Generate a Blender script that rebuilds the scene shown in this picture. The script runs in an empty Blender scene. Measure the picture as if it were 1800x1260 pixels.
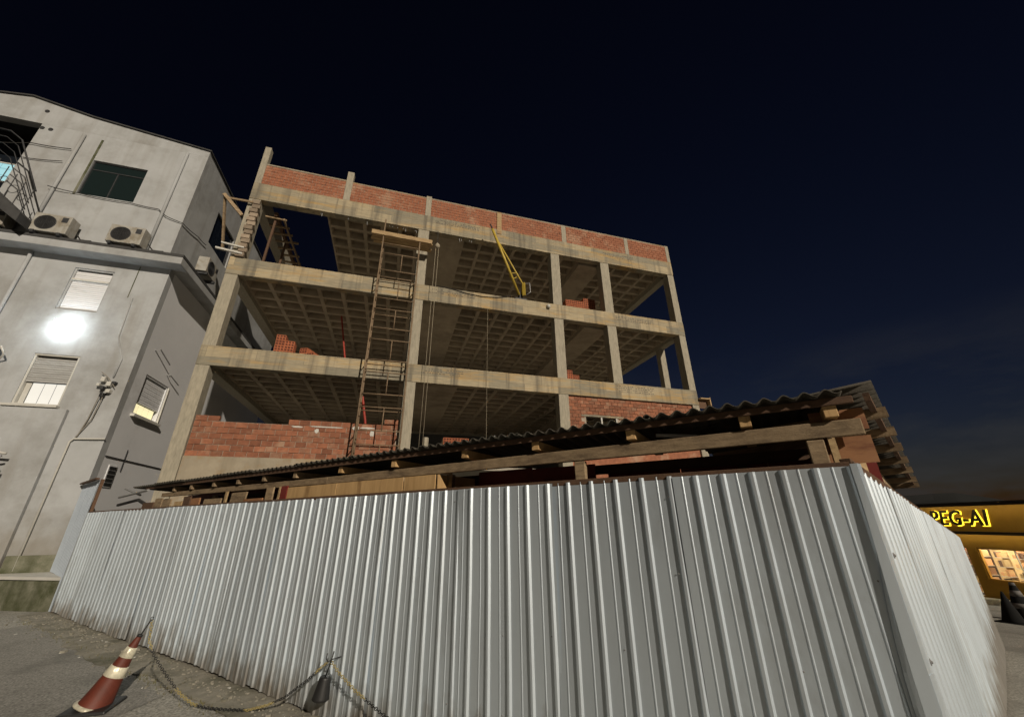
import bpy, bmesh, math, random
from mathutils import Vector, Matrix, Euler, noise

random.seed(7)
scene = bpy.context.scene
col = scene.collection

# ------------------------------------------------------------------ camera
cam_data = bpy.data.cameras.new("camera")
cam_data.sensor_width = 36.0
cam_data.lens = 36.0 * 685.0 / 1800.0
cam_data.clip_start = 0.05
cam_data.clip_end = 4000.0
cam = bpy.data.objects.new("camera", cam_data)
col.objects.link(cam)
rot = Matrix(((0.959174, -0.099816, -0.264617),
              (-0.282636, -0.371761, -0.884257),
              (-0.010111, 0.922947, -0.384795)))
mw = rot.to_4x4()
mw.translation = Vector((0.0, 0.0, 1.6))
cam.matrix_world = mw
scene.camera = cam

# ------------------------------------------------------------------ sky
SKY = 0.165
world = bpy.data.worlds.new("World")
scene.world = world
world.use_nodes = True
wt = world.node_tree
wt.nodes.clear()
w_out = wt.nodes.new("ShaderNodeOutputWorld")
w_bg = wt.nodes.new("ShaderNodeBackground")
sky = wt.nodes.new("ShaderNodeTexSky")
sky.sky_type = 'NISHITA'
sky.sun_disc = False
sky.sun_elevation = math.radians(-3.7)
sky.sun_rotation = math.radians(45.0)
sky.air_density = 1.0
sky.dust_density = 0.5
sky.ozone_density = 2.3
w_tc = wt.nodes.new("ShaderNodeTexCoord")
w_map = wt.nodes.new("ShaderNodeMapping")
w_map.inputs['Scale'].default_value = (1.0, 1.0, 3.2)
w_noise = wt.nodes.new("ShaderNodeTexNoise")
w_noise.inputs['Scale'].default_value = 2.6
w_noise.inputs['Detail'].default_value = 6.0
w_noise.inputs['Roughness'].default_value = 0.6
w_sep = wt.nodes.new("ShaderNodeSeparateXYZ")
w_band = wt.nodes.new("ShaderNodeMapRange")          # clouds lie low over the horizon
w_band.inputs['From Min'].default_value = 0.34
w_band.inputs['From Max'].default_value = 0.06
w_thr = wt.nodes.new("ShaderNodeMapRange")
w_thr.inputs['From Min'].default_value = 0.42
w_thr.inputs['From Max'].default_value = 0.66
w_mul = wt.nodes.new("ShaderNodeMath"); w_mul.operation = 'MULTIPLY'
w_mix = wt.nodes.new("ShaderNodeMix"); w_mix.data_type = 'RGBA'
w_mix.inputs[7].default_value = (0.19, 0.195, 0.205, 1)
wt.links.new(w_tc.outputs['Generated'], w_map.inputs['Vector'])
wt.links.new(w_map.outputs[0], w_noise.inputs['Vector'])
wt.links.new(w_tc.outputs['Generated'], w_sep.inputs[0])
wt.links.new(w_sep.outputs['Z'], w_band.inputs['Value'])
wt.links.new(w_noise.outputs[0], w_thr.inputs['Value'])
wt.links.new(w_thr.outputs[0], w_mul.inputs[0])
wt.links.new(w_band.outputs[0], w_mul.inputs[1])
wt.links.new(w_mul.outputs[0], w_mix.inputs[0])
wt.links.new(sky.outputs[0], w_mix.inputs[6])
wt.links.new(w_mix.outputs[2], w_bg.inputs['Color'])
w_bg.inputs['Strength'].default_value = SKY
wt.links.new(w_bg.outputs[0], w_out.inputs[0])

# ------------------------------------------------------------------ key light and exposure
sun_data = bpy.data.lights.new("sun", 'SUN')
sun_data.energy = 3.45
sun_data.color = (1.0, 0.88, 0.72)
sun_data.angle = math.radians(0.6)
sun = bpy.data.objects.new("sun", sun_data)
col.objects.link(sun)
sun.rotation_euler = Vector((-0.25, 0.86, -0.41)).to_track_quat('-Z', 'Y').to_euler()
sun.location = (0, -20, 20)

scene.view_settings.view_transform = 'Standard'
scene.view_settings.look = 'None'
scene.view_settings.exposure = 0.0
scene.view_settings.gamma = 1.0
scene.view_settings.use_curve_mapping = False

# ------------------------------------------------------------------ materials
def mat(name, c1, c2, rough=0.8, metal=0.0, scale=6.0, stretch=(1, 1, 1), stain=None, stain_scale=0.7,
        stain_lim=(0.48, 0.68), bump=0.15, bump_scale=40.0, rand=0.0, streak=None, panel=None, spec=0.4, bump2=None, mud=None, coat=None):
    m = bpy.data.materials.new(name)
    m.use_nodes = True
    nt = m.node_tree
    N, L = nt.nodes, nt.links
    b = N["Principled BSDF"]
    b.inputs['Roughness'].default_value = rough
    b.inputs['Metallic'].default_value = metal
    b.inputs['Specular IOR Level'].default_value = spec
    tc = N.new("ShaderNodeTexCoord")
    mp = N.new("ShaderNodeMapping")
    mp.inputs['Scale'].default_value = stretch
    L.new(tc.outputs['Object'], mp.inputs['Vector'])
    info = N.new("ShaderNodeObjectInfo")
    off = N.new("ShaderNodeVectorMath"); off.operation = 'SCALE'
    off.inputs[0].default_value = (37.0, 11.0, 23.0)
    L.new(info.outputs['Random'], off.inputs['Scale'])
    L.new(off.outputs[0], mp.inputs['Location'])
    n1 = N.new("ShaderNodeTexNoise")
    n1.inputs['Scale'].default_value = scale
    n1.inputs['Detail'].default_value = 7.0
    n1.inputs['Roughness'].default_value = 0.65
    L.new(mp.outputs[0], n1.inputs['Vector'])
    r1 = N.new("ShaderNodeMapRange")
    r1.inputs['From Min'].default_value = 0.3
    r1.inputs['From Max'].default_value = 0.7
    L.new(n1.outputs[0], r1.inputs['Value'])
    mix = N.new("ShaderNodeMix"); mix.data_type = 'RGBA'
    mix.inputs[6].default_value = (*c1, 1)
    mix.inputs[7].default_value = (*c2, 1)
    L.new(r1.outputs[0], mix.inputs[0])
    out = mix.outputs[2]

    def layer(fac, colour, out):
        x = N.new("ShaderNodeMix"); x.data_type = 'RGBA'
        L.new(fac, x.inputs[0]); L.new(out, x.inputs[6])
        x.inputs[7].default_value = (*colour, 1)
        return x.outputs[2]

    if panel:                                         # plywood shutter prints: panels of slightly different tone
        pm = N.new("ShaderNodeMapping")
        pm.inputs['Rotation'].default_value = (math.radians(90), 0, 0)
        L.new(tc.outputs['Object'], pm.inputs['Vector'])
        bt = N.new("ShaderNodeTexBrick")
        bt.inputs['Scale'].default_value = 1.0
        bt.inputs['Brick Width'].default_value = panel[0]
        bt.inputs['Row Height'].default_value = panel[1]
        bt.inputs['Mortar Size'].default_value = 0.006
        bt.inputs['Color1'].default_value = (1.2, 1.15, 1.05, 1)
        bt.inputs['Color2'].default_value = (0.62, 0.66, 0.70, 1)
        bt.inputs['Mortar'].default_value = (0.5, 0.5, 0.5, 1)
        L.new(pm.outputs[0], bt.inputs['Vector'])
        mu = N.new("ShaderNodeMix"); mu.data_type = 'RGBA'; mu.blend_type = 'MULTIPLY'
        mu.inputs[0].default_value = 0.85
        L.new(out, mu.inputs[6]); L.new(bt.outputs[0], mu.inputs[7])
        out = mu.outputs[2]
    if stain:
        n2 = N.new("ShaderNodeTexNoise")
        n2.inputs['Scale'].default_value = stain_scale
        n2.inputs['Detail'].default_value = 8.0
        n2.inputs['Roughness'].default_value = 0.7
        L.new(mp.outputs[0], n2.inputs['Vector'])
        r2 = N.new("ShaderNodeMapRange")
        r2.inputs['From Min'].default_value = stain_lim[0]
        r2.inputs['From Max'].default_value = stain_lim[1]
        L.new(n2.outputs[0], r2.inputs['Value'])
        out = layer(r2.outputs[0], stain, out)
    if streak:                                        # runs of dirt down the face
        sm = N.new("ShaderNodeMapping")
        sm.inputs['Scale'].default_value = (streak[1], streak[1], streak[1] * 0.06)
        L.new(tc.outputs['Object'], sm.inputs['Vector'])
        n3 = N.new("ShaderNodeTexNoise")
        n3.inputs['Scale'].default_value = 1.0
        n3.inputs['Detail'].default_value = 5.0
        L.new(sm.outputs[0], n3.inputs['Vector'])
        r3 = N.new("ShaderNodeMapRange")
        r3.inputs['From Min'].default_value = 0.5
        r3.inputs['From Max'].default_value = 0.75
        r3.inputs['To Max'].default_value = streak[2]
        L.new(n3.outputs[0], r3.inputs['Value'])
        out = layer(r3.outputs[0], streak[0], out)
    if mud:                                           # splashes of dried mud near the ground
        sx = N.new("ShaderNodeSeparateXYZ")
        L.new(tc.outputs['Object'], sx.inputs[0])
        nm = N.new("ShaderNodeTexNoise")
        nm.inputs['Scale'].default_value = 7.0
        nm.inputs['Detail'].default_value = 8.0
        L.new(mp.outputs[0], nm.inputs['Vector'])
        md = N.new("ShaderNodeMath"); md.operation = 'MULTIPLY_ADD'
        md.inputs[1].default_value = 0.9; md.inputs[2].default_value = -0.22
        L.new(nm.outputs[0], md.inputs[0])
        sb = N.new("ShaderNodeMath"); sb.operation = 'SUBTRACT'
        L.new(md.outputs[0], sb.inputs[0]); L.new(sx.outputs['Z'], sb.inputs[1])
        rm = N.new("ShaderNodeMapRange")
        rm.inputs['From Min'].default_value = -0.10
        rm.inputs['From Max'].default_value = 0.22
        rm.inputs['To Max'].default_value = 0.8
        L.new(sb.outputs[0], rm.inputs['Value'])
        if len(mud) > 3:
            md.inputs[1].default_value = 2.2; md.inputs[2].default_value = mud[3]-0.9; nm.inputs['Scale'].default_value = 2.0
            rm.inputs['From Min'].default_value = -0.5; rm.inputs['From Max'].default_value = 0.9
        out = layer(rm.outputs[0], mud[:3], out)
    if coat:
        b.inputs['Coat Weight'].default_value = coat[0]
        b.inputs['Coat Roughness'].default_value = coat[1]
    if rand:
        hs = N.new("ShaderNodeHueSaturation")
        rr = N.new("ShaderNodeMapRange")
        rr.inputs['To Min'].default_value = 1.0 - rand
        rr.inputs['To Max'].default_value = 1.0 + rand
        L.new(info.outputs['Random'], rr.inputs['Value'])
        L.new(rr.outputs[0], hs.inputs['Value'])
        L.new(out, hs.inputs['Color'])
        out = hs.outputs[0]
    L.new(out, b.inputs['Base Color'])
    if bump:
        nb = N.new("ShaderNodeTexNoise")
        nb.inputs['Scale'].default_value = bump_scale
        nb.inputs['Detail'].default_value = 4.0
        L.new(mp.outputs[0], nb.inputs['Vector'])
        bp = N.new("ShaderNodeBump")
        bp.inputs['Strength'].default_value = bump
        bp.inputs['Distance'].default_value = 0.01
        L.new(nb.outputs[0], bp.inputs['Height'])
        last = bp
        if bump2:
            nb2 = N.new("ShaderNodeTexNoise")
            nb2.inputs['Scale'].default_value = bump2[1]
            nb2.inputs['Detail'].default_value = 2.0
            L.new(mp.outputs[0], nb2.inputs['Vector'])
            bp2 = N.new("ShaderNodeBump")
            bp2.inputs['Strength'].default_value = bump2[0]
            bp2.inputs['Distance'].default_value = 0.03
            L.new(nb2.outputs[0], bp2.inputs['Height'])
            L.new(bp.outputs[0], bp2.inputs['Normal'])
            last = bp2
        L.new(last.outputs[0], b.inputs['Normal'])
    return m

def glow(name, c, strength, c2=None, scale=3.0):
    m = bpy.data.materials.new(name)
    m.use_nodes = True
    N, L = m.node_tree.nodes, m.node_tree.links
    b = N["Principled BSDF"]
    b.inputs['Base Color'].default_value = (c[0]*0.35, c[1]*0.35, c[2]*0.35, 1)
    b.inputs['Emission Color'].default_value = (*c, 1)
    b.inputs['Emission Strength'].default_value = strength
    return m

def glass(name, c, rough=0.08):
    m = bpy.data.materials.new(name)
    m.use_nodes = True
    b = m.node_tree.nodes["Principled BSDF"]
    b.inputs['Base Color'].default_value = (*c, 1)
    b.inputs['Roughness'].default_value = rough
    b.inputs['Specular IOR Level'].default_value = 0.6
    return m

M = {}
M['beam'] = mat("board_formed_concrete", (0.415, 0.355, 0.25), (0.255, 0.225, 0.165), 0.9, scale=3.0, stretch=(1.0, 1.0, 9.0),
                stain=(0.42, 0.27, 0.10), stain_scale=0.6, stain_lim=(0.50, 0.70), streak=((0.10, 0.09, 0.072), 4.5, 0.85), panel=(1.35, 0.33), bump=0.3, bump_scale=22)
M['column'] = mat("column_concrete", (0.39, 0.35, 0.27), (0.25, 0.23, 0.18), 0.9, scale=4.0, stretch=(5.0, 5.0, 1.0),
                  stain=(0.16, 0.14, 0.11), stain_scale=1.3, stain_lim=(0.55, 0.8), bump=0.3, bump_scale=25)
M['screed'] = mat("cement_screed", (0.37, 0.34, 0.285), (0.30, 0.275, 0.23), 0.95, scale=2.0, bump=0.1)
M['slab'] = mat("waffle_slab_concrete", (0.45, 0.38, 0.285), (0.35, 0.295, 0.22), 0.92, scale=2.2, stain=(0.25, 0.21, 0.155), stain_scale=0.8, bump=0.2, bump_scale=18)
M['plinth'] = mat("old_render", (0.24, 0.235, 0.18), (0.14, 0.14, 0.095), 0.95, scale=2.0, stain=(0.055, 0.062, 0.026), stain_scale=1.3,
                  stain_lim=(0.40, 0.62), streak=((0.045, 0.048, 0.022), 4.0, 0.8))
M['baserender'] = mat("rough_render", (0.36, 0.31, 0.23), (0.24, 0.21, 0.16), 0.95, scale=1.6, stain=(0.34, 0.22, 0.10), stain_scale=0.8, streak=((0.15, 0.12, 0.08), 3.0, 0.5), bump=0.4, bump_scale=20)
M['mortar'] = mat("mortar", (0.40, 0.34, 0.27), (0.28, 0.23, 0.18), 0.95, scale=9.0, bump=0.4, bump_scale=60)
M['brick'] = mat("clay_brick", (0.30, 0.118, 0.062), (0.18, 0.070, 0.040), 0.88, scale=7.0, stain=(0.36, 0.25, 0.17), stain_scale=1.4,
                 stain_lim=(0.52, 0.74), rand=0.24, bump=0.35, bump_scale=60)
M['brickpile'] = mat("clay_block", (0.40, 0.13, 0.06), (0.29, 0.09, 0.04), 0.88, scale=9.0, rand=0.25, bump=0.2)
M['white'] = mat("dirty_white_paint", (0.40, 0.412, 0.42), (0.34, 0.35, 0.355), 0.85, scale=1.6, stain=(0.20, 0.195, 0.18), stain_scale=0.55,
                 stain_lim=(0.47, 0.80), streak=((0.21, 0.195, 0.17), 3.0, 0.45), bump=0.2, bump_scale=9, bump2=(0.6, 1.3), mud=(0.19, 0.165, 0.125, 1.25))
M['whitelift'] = mat("shade_lifted_paint", (0.69, 0.70, 0.72), (0.62, 0.63, 0.65), 0.85, scale=0.8, stain=(0.38, 0.38, 0.38), stain_scale=0.4, stain_lim=(0.55, 0.85), bump=0.1, bump_scale=12)  # same paint as the front, lightened to offset the side wall's shade
M['whitetrim'] = mat("white_trim_paint", (0.55, 0.54, 0.50), (0.44, 0.43, 0.39), 0.7, scale=3.0, bump=0.05)
M['roofdark'] = mat("dark_flashing", (0.06, 0.06, 0.06), (0.035, 0.035, 0.035), 0.8, scale=4.0)
M['metal'] = mat("galvanised_sheet", (0.74, 0.83, 0.91), (0.67, 0.755, 0.83), 0.40, 0.62, scale=2.2, stretch=(1.0, 1.0, 0.5), stain=(0.45, 0.47, 0.48), stain_scale=1.1,
                 stain_lim=(0.55, 0.85), rand=0.09, bump=0.03, bump_scale=14, bump2=(0.22, 1.9), spec=0.5,
                 streak=((0.44, 0.42, 0.38), 7.0, 0.12), mud=(0.23, 0.19, 0.14), coat=(0.35, 0.18))
M['bluemetal'] = mat("new_galvanised_sheet", (0.50, 0.56, 0.63), (0.44, 0.50, 0.57), 0.42, 0.45, scale=2.0, bump=0.05, bump2=(0.2, 2.0))
M['wood'] = mat("weathered_timber", (0.36, 0.265, 0.16), (0.22, 0.155, 0.09), 0.85, scale=5.0, stretch=(2.5, 2.5, 9.0), stain=(0.13, 0.09, 0.055), stain_scale=1.5, rand=0.18, bump=0.3, bump_scale=30)
M['darkwood'] = mat("dark_timber", (0.125, 0.07, 0.04), (0.075, 0.042, 0.026), 0.85, scale=5.0, stretch=(3, 3, 8), rand=0.15, bump=0.3, bump_scale=30)
M['freshwood'] = mat("sawn_timber", (0.50, 0.36, 0.19), (0.36, 0.24, 0.12), 0.8, scale=4.0, stretch=(1, 8, 8), stain=(0.25, 0.16, 0.08), stain_scale=2.0, rand=0.15, bump=0.2)
M['ply'] = mat("plywood", (0.56, 0.37, 0.175), (0.38, 0.235, 0.10), 0.75, scale=2.2, stretch=(5.0, 5.0, 0.7), stain=(0.18, 0.10, 0.04), stain_scale=1.6, stain_lim=(0.55, 0.75), rand=0.12, bump=0.1)
M['redply'] = mat("orange_plywood", (0.36, 0.18, 0.085), (0.25, 0.115, 0.05), 0.7, scale=2.4, stretch=(1, 1, 3.5), stain=(0.15, 0.05, 0.025), stain_scale=3.0, bump=0.1)
M['redwall'] = mat("red_painted_board", (0.20, 0.025, 0.018), (0.13, 0.015, 0.012), 0.6, scale=2.0, bump=0.05)
M['fibro'] = mat("fibre_cement", (0.080, 0.070, 0.055), (0.045, 0.040, 0.032), 0.92, scale=5.0, stain=(0.05, 0.052, 0.04), stain_scale=1.5, rand=0.12, bump=0.3, bump_scale=50)
M['asphalt'] = mat("old_asphalt", (0.50, 0.485, 0.43), (0.11, 0.107, 0.097), 0.9, scale=42.0, stain=(0.17, 0.165, 0.145), stain_scale=0.6, stain_lim=(0.45, 0.7), bump=0.7, bump_scale=120, bump2=(0.25, 3.0))
M['patch'] = mat("new_asphalt", (0.42, 0.405, 0.365), (0.08, 0.078, 0.072), 0.85, scale=50.0, stain=(0.14, 0.137, 0.123), stain_scale=1.1, stain_lim=(0.5,0.75), bump=0.7, bump_scale=150)
M['concrete'] = mat("pavement_concrete", (0.30, 0.28, 0.23), (0.17, 0.16, 0.13), 0.95, scale=6.0, stain=(0.085, 0.085, 0.055), stain_scale=1.8, stain_lim=(0.45, 0.7), bump=0.5, bump_scale=50, bump2=(0.4, 6.0))
M['hill'] = mat("wooded_hill", (0.006, 0.007, 0.006), (0.003, 0.004, 0.003), 1.0, scale=0.02, bump=0)
M['orange'] = mat("orange_rubber", (0.135, 0.028, 0.014), (0.085, 0.018, 0.010), 0.6, scale=6.0, stain=(0.08, 0.03, 0.02), stain_scale=5.0, stain_lim=(0.5, 0.8), bump=0.05)
M['reflective'] = mat("reflective_sleeve", (0.80, 0.76, 0.58), (0.60, 0.56, 0.44), 0.35, 0.2, scale=9.0, stain=(0.35, 0.32, 0.25), stain_scale=8.0, bump=0.1, bump2=(0.4, 14.0))
M['black'] = mat("black_plastic", (0.022, 0.022, 0.022), (0.014, 0.014, 0.014), 0.5, scale=10.0, bump=0.05)
M['yellowplastic'] = mat("yellow_plastic", (0.38, 0.31, 0.12), (0.28, 0.22, 0.08), 0.5, scale=10.0, bump=0)
M['yellow'] = mat("yellow_steel", (0.52, 0.38, 0.06), (0.38, 0.27, 0.04), 0.5, scale=8.0, stain=(0.2, 0.13, 0.03), stain_scale=6.0, stain_lim=(0.6, 0.8), bump=0.05)
M['rust'] = mat("rusty_steel", (0.26, 0.19, 0.12), (0.15, 0.10, 0.06), 0.75, 0.2, scale=8.0, bump=0.1)
M['redsteel'] = mat("red_steel", (0.36, 0.05, 0.03), (0.25, 0.03, 0.02), 0.6, scale=8.0, bump=0.05)
M['darkmetal'] = mat("dark_painted_metal", (0.05, 0.052, 0.055), (0.03, 0.03, 0.033), 0.6, 0.2, scale=9.0, bump=0.05)
M['greymetal'] = mat("grey_cast_metal", (0.33, 0.33, 0.33), (0.22, 0.22, 0.22), 0.55, 0.3, scale=9.0, bump=0.05)
M['ac'] = mat("ageing_ac_paint", (0.40, 0.39, 0.355), (0.30, 0.29, 0.26), 0.6, scale=5.0, stain=(0.2, 0.17, 0.12), stain_scale=3.0, streak=((0.18, 0.14, 0.09), 7.0, 0.5), bump=0.05)
M['shutter'] = mat("grey_roller_slat", (0.36, 0.355, 0.34), (0.28, 0.275, 0.26), 0.6, scale=4.0, rand=0.05, bump=0.05)
M['glassdark'] = glass("dark_green_glass", (0.012, 0.020, 0.020))
M['glassblue'] = glass("dark_glass", (0.010, 0.013, 0.018))
M['litpane'] = glow("lit_frosted_pane", (0.95, 0.93, 0.86), 0.62)
M['litwarm'] = glow("lit_warm_pane", (1.0, 0.88, 0.50), 0.95)
M['litcyan'] = glow("lit_cyan_pane", (0.45, 0.85, 0.95), 0.55)
M['lamp'] = glow("lamp_face", (0.86, 0.95, 1.0), 160.0)
M['strip'] = glow("added_wash_glow", (1.0, 0.86, 0.5), 9.0)  # glow of the added strips that wash the shop front
M['oldbrick'] = mat("mortared_brick", (0.31, 0.25, 0.185), (0.22, 0.17, 0.125), 0.9, scale=6.0, rand=0.25, bump=0.3)
M['lampgreen'] = glow("flood_face", (0.88, 1.0, 0.80), 1.8)
M['tube'] = mat("white_tube", (0.8, 0.78, 0.74), (0.7, 0.68, 0.64), 0.4, bump=0)
M['shopwall'] = mat("mustard_shop_paint", (0.46, 0.245, 0.028), (0.40, 0.21, 0.022), 0.6, scale=2.0, bump=0.04)
M['shoptrim'] = mat("pale_shop_step", (0.5, 0.48, 0.44), (0.4, 0.38, 0.34), 0.7, bump=0.05)
M['signglow'] = glow("yellow_letter_glow", (1.0, 0.78, 0.04), 2.6)
M['signdark'] = mat("dark_letter_face", (0.030, 0.018, 0.006), (0.025, 0.015, 0.005), 0.5, bump=0)
M['shoplight'] = glow("shop_tube_light", (1.0, 0.90, 0.68), 75.0)
M['goods'] = mat("shop_goods", (0.45, 0.16, 0.07), (0.5, 0.38, 0.2), 0.6, scale=3.0, rand=0.5, bump=0)
M['goodsdark'] = mat("shop_goods_dark", (0.07, 0.045, 0.04), (0.12, 0.07, 0.05), 0.6, scale=3.0, rand=0.5, bump=0)
M['goodspale'] = mat("shop_goods_pale", (0.62, 0.50, 0.28), (0.50, 0.34, 0.16), 0.6, scale=3.0, rand=0.4, bump=0)
M['print'] = mat("formwork_ink", (0.095, 0.085, 0.07), (0.14, 0.125, 0.10), 0.9, scale=12.0, bump=0)
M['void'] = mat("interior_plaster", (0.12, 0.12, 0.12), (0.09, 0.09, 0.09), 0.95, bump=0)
M['dimband'] = mat("shade_dimmed_band", (0.16, 0.15, 0.14), (0.10, 0.095, 0.09), 0.7, bump=0)  # white bands dimmed in colour to look unlit like their cone
M['dimcone'] = mat("shade_darkened_rubber", (0.010, 0.010, 0.010), (0.006, 0.006, 0.006), 0.9, bump=0, spec=0.2)  # rubber darkened in colour, standing in for the unlit side street
M['rope'] = mat("rope_fibre", (0.34, 0.30, 0.22), (0.26, 0.22, 0.16), 0.9, bump=0)
M['cable'] = mat("black_cable", (0.035, 0.033, 0.03), (0.025, 0.024, 0.022), 0.7, bump=0)

# ------------------------------------------------------------------ mesh building
class MB:
    def __init__(self):
        self.v = []; self.f = []
    def quad(self, a, b, c, d):
        i = len(self.v); self.v += [tuple(a), tuple(b), tuple(c), tuple(d)]; self.f.append((i, i+1, i+2, i+3)); return self
    def poly(self, pts):
        i = len(self.v); self.v += [tuple(p) for p in pts]; self.f.append(tuple(range(i, i+len(pts)))); return self
    def hexa(self, p):
        i = len(self.v); self.v += [tuple(q) for q in p]
        for f in ((0,3,2,1),(4,5,6,7),(0,1,5,4),(1,2,6,5),(2,3,7,6),(3,0,4,7)):
            self.f.append(tuple(i+k for k in f))
        return self
    def box(self, x0, x1, y0, y1, z0, z1):
        return self.hexa([(x0,y0,z0),(x1,y0,z0),(x1,y1,z0),(x0,y1,z0),(x0,y0,z1),(x1,y0,z1),(x1,y1,z1),(x0,y1,z1)])
    def obox(self, o, ax, ay, az):                     # oriented box from a corner and three edge vectors
        o, ax, ay, az = Vector(o), Vector(ax), Vector(ay), Vector(az)
        return self.hexa([o, o+ax, o+ax+ay, o+ay, o+az, o+ax+az, o+ax+ay+az, o+ay+az])
    def bar(self, p, q, w, h, up=(0,0,1)):             # rectangular bar along a line
        p, q = Vector(p), Vector(q)
        d = (q-p).normalized(); s = d.cross(Vector(up))
        if s.length < 1e-4: s = d.cross(Vector((0,1,0)))
        s.normalize(); t = s.cross(d).normalized()
        a = -s*w/2 - t*h/2
        return self.obox(p+a, s*w, t*h, q-p) if False else self.hexa([p-s*w/2-t*h/2, p+s*w/2-t*h/2, p+s*w/2+t*h/2, p-s*w/2+t*h/2,
                          q-s*w/2-t*h/2, q+s*w/2-t*h/2, q+s*w/2+t*h/2, q-s*w/2+t*h/2])
    def tube(self, pts, r, n=8, caps=True):
        pts = [Vector(p) for p in pts]
        rs = r if isinstance(r, (list, tuple)) else [r]*len(pts)
        i0 = len(self.v)
        d0 = (pts[1]-pts[0]).normalized()
        s = d0.cross(Vector((0,0,1)))
        if s.length < 1e-3: s = d0.cross(Vector((0,1,0)))
        s.normalize()
        for k, p in enumerate(pts):
            d = (pts[min(k+1,len(pts)-1)]-pts[max(k-1,0)]).normalized()
            s = (s - d*s.dot(d)).normalized(); t = d.cross(s)
            for j in range(n):
                a = 2*math.pi*j/n
                self.v.append(tuple(p+(s*math.cos(a)+t*math.sin(a))*rs[k]))
        for k in range(len(pts)-1):
            for j in range(n):
                a = i0+k*n+j; b = i0+k*n+(j+1)%n
                self.f.append((a,b,b+n,a+n))
        if caps:
            self.f.append(tuple(i0+j for j in reversed(range(n))))
            self.f.append(tuple(i0+(len(pts)-1)*n+j for j in range(n)))
        return self
    def ring(self, c, ax, ay, ra, rb, r, n=12, m=5):   # torus or oval link
        c, ax, ay = Vector(c), Vector(ax).normalized(), Vector(ay).normalized()
        az = ax.cross(ay); i0 = len(self.v)
        for k in range(n):
            a = 2*math.pi*k/n
            p = c+ax*ra*math.cos(a)+ay*rb*math.sin(a)
            nrm = (ax*math.cos(a)*rb+ay*math.sin(a)*ra).normalized()
            for j in range(m):
                b = 2*math.pi*j/m
                self.v.append(tuple(p+(nrm*math.cos(b)+az*math.sin(b))*r))
        for k in range(n):
            for j in range(m):
                self.f.append((i0+k*m+j, i0+((k+1)%n)*m+j, i0+((k+1)%n)*m+(j+1)%m, i0+k*m+(j+1)%m))
        return self
    def lathe(self, prof, n=28, axis=(0,0,1), base=(0,0,0)):
        az = Vector(axis).normalized(); ax = az.cross(Vector((0,1,0)) if abs(az.y) < 0.9 else Vector((1,0,0))).normalized(); ay = az.cross(ax); o = Vector(base); i0 = len(self.v)
        for (r, h) in prof:
            for j in range(n):
                a = 2*math.pi*j/n
                self.v.append(tuple(o+az*h+(ax*math.cos(a)+ay*math.sin(a))*r))
        for k in range(len(prof)-1):
            for j in range(n):
                a = i0+k*n+j; b = i0+k*n+(j+1)%n
                self.f.append((a,b,b+n,a+n))
        self.f.append(tuple(i0+j for j in reversed(range(n))))
        self.f.append(tuple(i0+(len(prof)-1)*n+j for j in range(n)))
        return self
    def mesh(self, name, m, off=(0,0,0), smooth=False, fix=True):
        me = bpy.data.meshes.new(name)
        o = Vector(off)
        me.from_pydata([tuple(Vector(p)-o) for p in self.v], [], self.f)
        if fix:
            bm = bmesh.new(); bm.from_mesh(me)
            bmesh.ops.remove_doubles(bm, verts=bm.verts, dist=1e-5) if smooth else None
            bmesh.ops.recalc_face_normals(bm, faces=bm.faces)
            bm.to_mesh(me); bm.free()
        me.materials.append(m)
        if smooth:
            me.polygons.foreach_set("use_smooth", [True]*len(me.polygons))
        me.update()
        return me

def tag(o, label=None, cat=None, group=None, kind=None):
    if label: o['label'] = label
    if cat: o['category'] = cat
    if group: o['group'] = group
    if kind: o['kind'] = kind
    return o

def root(name, loc, label, cat, group=None):
    o = bpy.data.objects.new(name, None)
    o.empty_display_size = 0.3
    o.location = loc
    col.objects.link(o)
    return tag(o, label, cat, group)

def wloc(o):
    p = Vector((0,0,0))
    while o is not None:
        p = p + o.location; o = o.parent
    return p

def part(mb, name, m, parent, smooth=False, bevel=0.0, label=None, kind=None, fix=True):
    me = mb.mesh(name, M[m] if isinstance(m, str) else m, wloc(parent), smooth, fix)
    o = bpy.data.objects.new(name, me)
    col.objects.link(o)
    o.parent = parent
    if bevel:
        b = o.modifiers.new("bevel", 'BEVEL'); b.width = bevel; b.segments = 2; b.limit_method = 'ANGLE'
    if label: o['label'] = label
    if kind: o['kind'] = kind
    return o

def inst(me, name, parent, loc, rot=(0,0,0), scale=(1,1,1)):       # another piece that shares its mesh
    o = bpy.data.objects.new(name, me)
    col.objects.link(o)
    o.parent = parent
    o.location = Vector(loc) - wloc(parent)
    o.rotation_euler = rot
    o.scale = scale
    return o

def single(mb, name, m, loc, label, cat, group=None, kind=None, smooth=False, bevel=0.0):
    me = mb.mesh(name, M[m], loc, smooth)
    o = bpy.data.objects.new(name, me)
    o.location = loc
    col.objects.link(o)
    if bevel:
        b = o.modifiers.new("bevel", 'BEVEL'); b.width = bevel; b.segments = 2; b.limit_method = 'ANGLE'
    return tag(o, label, cat, group, kind)

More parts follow.
